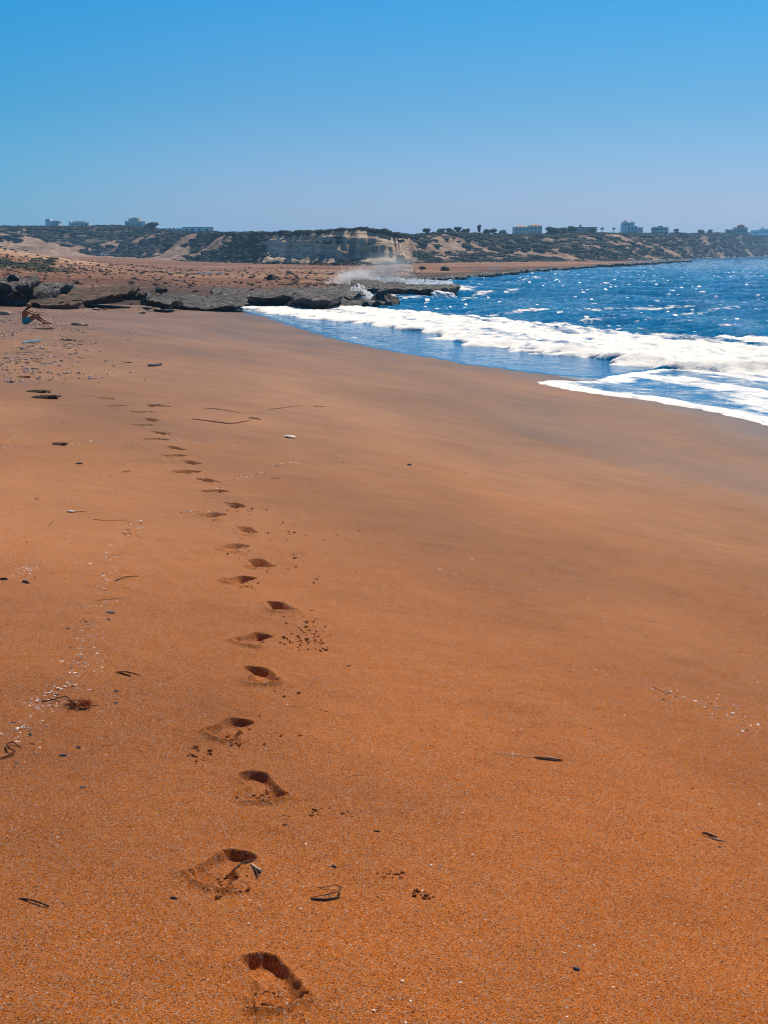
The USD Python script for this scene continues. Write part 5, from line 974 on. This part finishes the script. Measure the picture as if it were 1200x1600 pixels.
for _ in range(1500):                                                   # lone drops flung up and blown right
    a = rng.random(); cx_ = rng.normal(-.4, 1.8) + a * 2.2; h = 3.0 * rng.random() ** 1.8
    drops.append(SP_C + [cx_, rng.normal() * 1.4, h * math.exp(-(cx_ / 4) ** 2)]); dsz.append(.008 + .024 * rng.random() ** 2)
for _ in range(2200):                                                  # low white water behind the tongue
    cx_ = rng.uniform(-2.5, 9.5); h = rng.random() ** 1.5 * (.85 - .06 * cx_)
    drops.append(SP_C + [cx_, rng.normal() * 1.6 - .5, max(h, 0)]); dsz.append(.04 + .06 * rng.random() ** 2)
for _ in range(2600):                                                  # white water churning in the gap before the tongue
    cx_ = rng.uniform(-1.6, 2.4); h = 1.35 * rng.random() ** 1.6 * math.exp(-((cx_ + .3) / 1.1) ** 2) + .12 * rng.random(); drops.append(np.array([at_y(566, 458, np.array(118.5))[0] + cx_, 118.5 + rng.normal() * .9, h])); dsz.append(.02 + .09 * rng.random() ** 2.2)
drops = np.array(drops)
scatter('spray', [('flake', flakes, spray_m, False)], drops, np.zeros(len(drops), int), np.array(dsz), np.zeros(len(drops)), 'white plume of spray thrown up by a wave behind the rocks', 'spray')
# pouring water off the tongue's end and over the gap
fall_m = simple('falling_water', (.82, .82, .80), .4, .4, (.66, .70, .73), 3.0, .05, 8.0)
for k, (px, w, Yf, h) in enumerate([(683, .5, 123.6, .85), (690, .35, 123.9, .75), (697, .45, 124.6, .7), (704, .3, 125.4, .6), (676, .25, 123.4, .7)]):
    X0 = (px - 600) / FPX * Yf * CT; t = np.linspace(0, 1, 8); g = []
    V, Fc = [], []
    for j, tt in enumerate(t):
        ww = w * (.5 + .8 * tt) * (1 + .3 * math.sin(j * 2.1 + k)); yy = Yf - .15 - .55 * math.sqrt(tt); zz = .75 * h / .85 * (1 - tt ** 1.6) - .1 + .1
        for s_ in np.linspace(-1, 1, 7): V.append([X0 + s_ * ww + .25 * tt, yy - .18 * (1 - s_ * s_) + .06 * math.sin(s_ * 9 + j), zz])
    Fc = grid_faces(8, 7); m = trimesh.Trimesh(np.array(V), np.vstack([Fc[:, [0, 1, 2]], Fc[:, [0, 2, 3]]]), process=False)
    tag(obj('water_cascade', m, fall_m, None, True), ['white water pouring off the tip of the black rock tongue, widest cascade', 'narrow white cascade right of the widest one on the rock tongue', 'white cascade near the outer end of the rock tongue', 'rightmost thin white cascade at the very tip of the rock tongue', 'leftmost thin white cascade on the rock tongue'][k], 'cascade', 'water pouring off the rock tongue')
# drifting mist
ms = trimesh.creation.icosphere(3); v_ = np.array(ms.vertices) * [3.4, 2.0, 2.5] + SP_C + [2.9, .5, 1.2]; v_[:, 2] = np.maximum(v_[:, 2], .12)
MC = SP_C + [2.9, .5, 1.2]
mist_m = usdkit.material(stage, '/World/Looks/mist', {
    'geo': ('geometry', {}), 'map': ('mapping', {'mapping_type': 'texture', 'location': tuple(MC), 'scale': (3.4, 2.0, 2.5)}), 'len': ('vector_math', {'math_type': 'length'}), 'fall': ('map_range', {'from_min': .25, 'from_max': 1.0, 'to_min': 1.0, 'to_max': 0.0, 'clamp': True}),
    'n': ('noise_texture', {'scale': .45, 'detail': 5.0, 'roughness': .6}), 'nr': ('map_range', {'from_min': .36, 'from_max': .66, 'to_min': 0.0, 'to_max': 1.0, 'clamp': True}), 'm': ('math', {'math_type': 'multiply'}), 'd': ('math', {'math_type': 'multiply', 'value2': .75}),
    'v': ('principled_volume', {'color': (.97, .97, .97), 'anisotropy': .55})},
    [('geo.position', 'map.vector'), ('map.vector', 'len.vector1'), ('len.value', 'fall.value'), ('geo.position', 'n.vector'), ('n.fac', 'nr.value'), ('fall.result', 'm.value1'), ('nr.result', 'm.value2'), ('m.value', 'd.value1'), ('d.value', 'v.density')], volume='v.volume')
tag(obj('spray_mist', trimesh.Trimesh(v_, ms.faces, process=False), mist_m), 'fine mist drifting right from the splash', 'mist', kind='stuff')
# ------------------------------------------------------------------ the air
haze_m = usdkit.material(stage, '/World/Looks/haze', {'v': ('principled_volume', {'color': (.34, .66, 1.0), 'density': .0002, 'anisotropy': .35})}, [], volume='v.volume')
tag(obj('haze', box(-2500, 3500, -60, 4400, -5.0, 62.0), haze_m), 'thin blue sea haze over the whole bay', 'haze', kind='stuff')
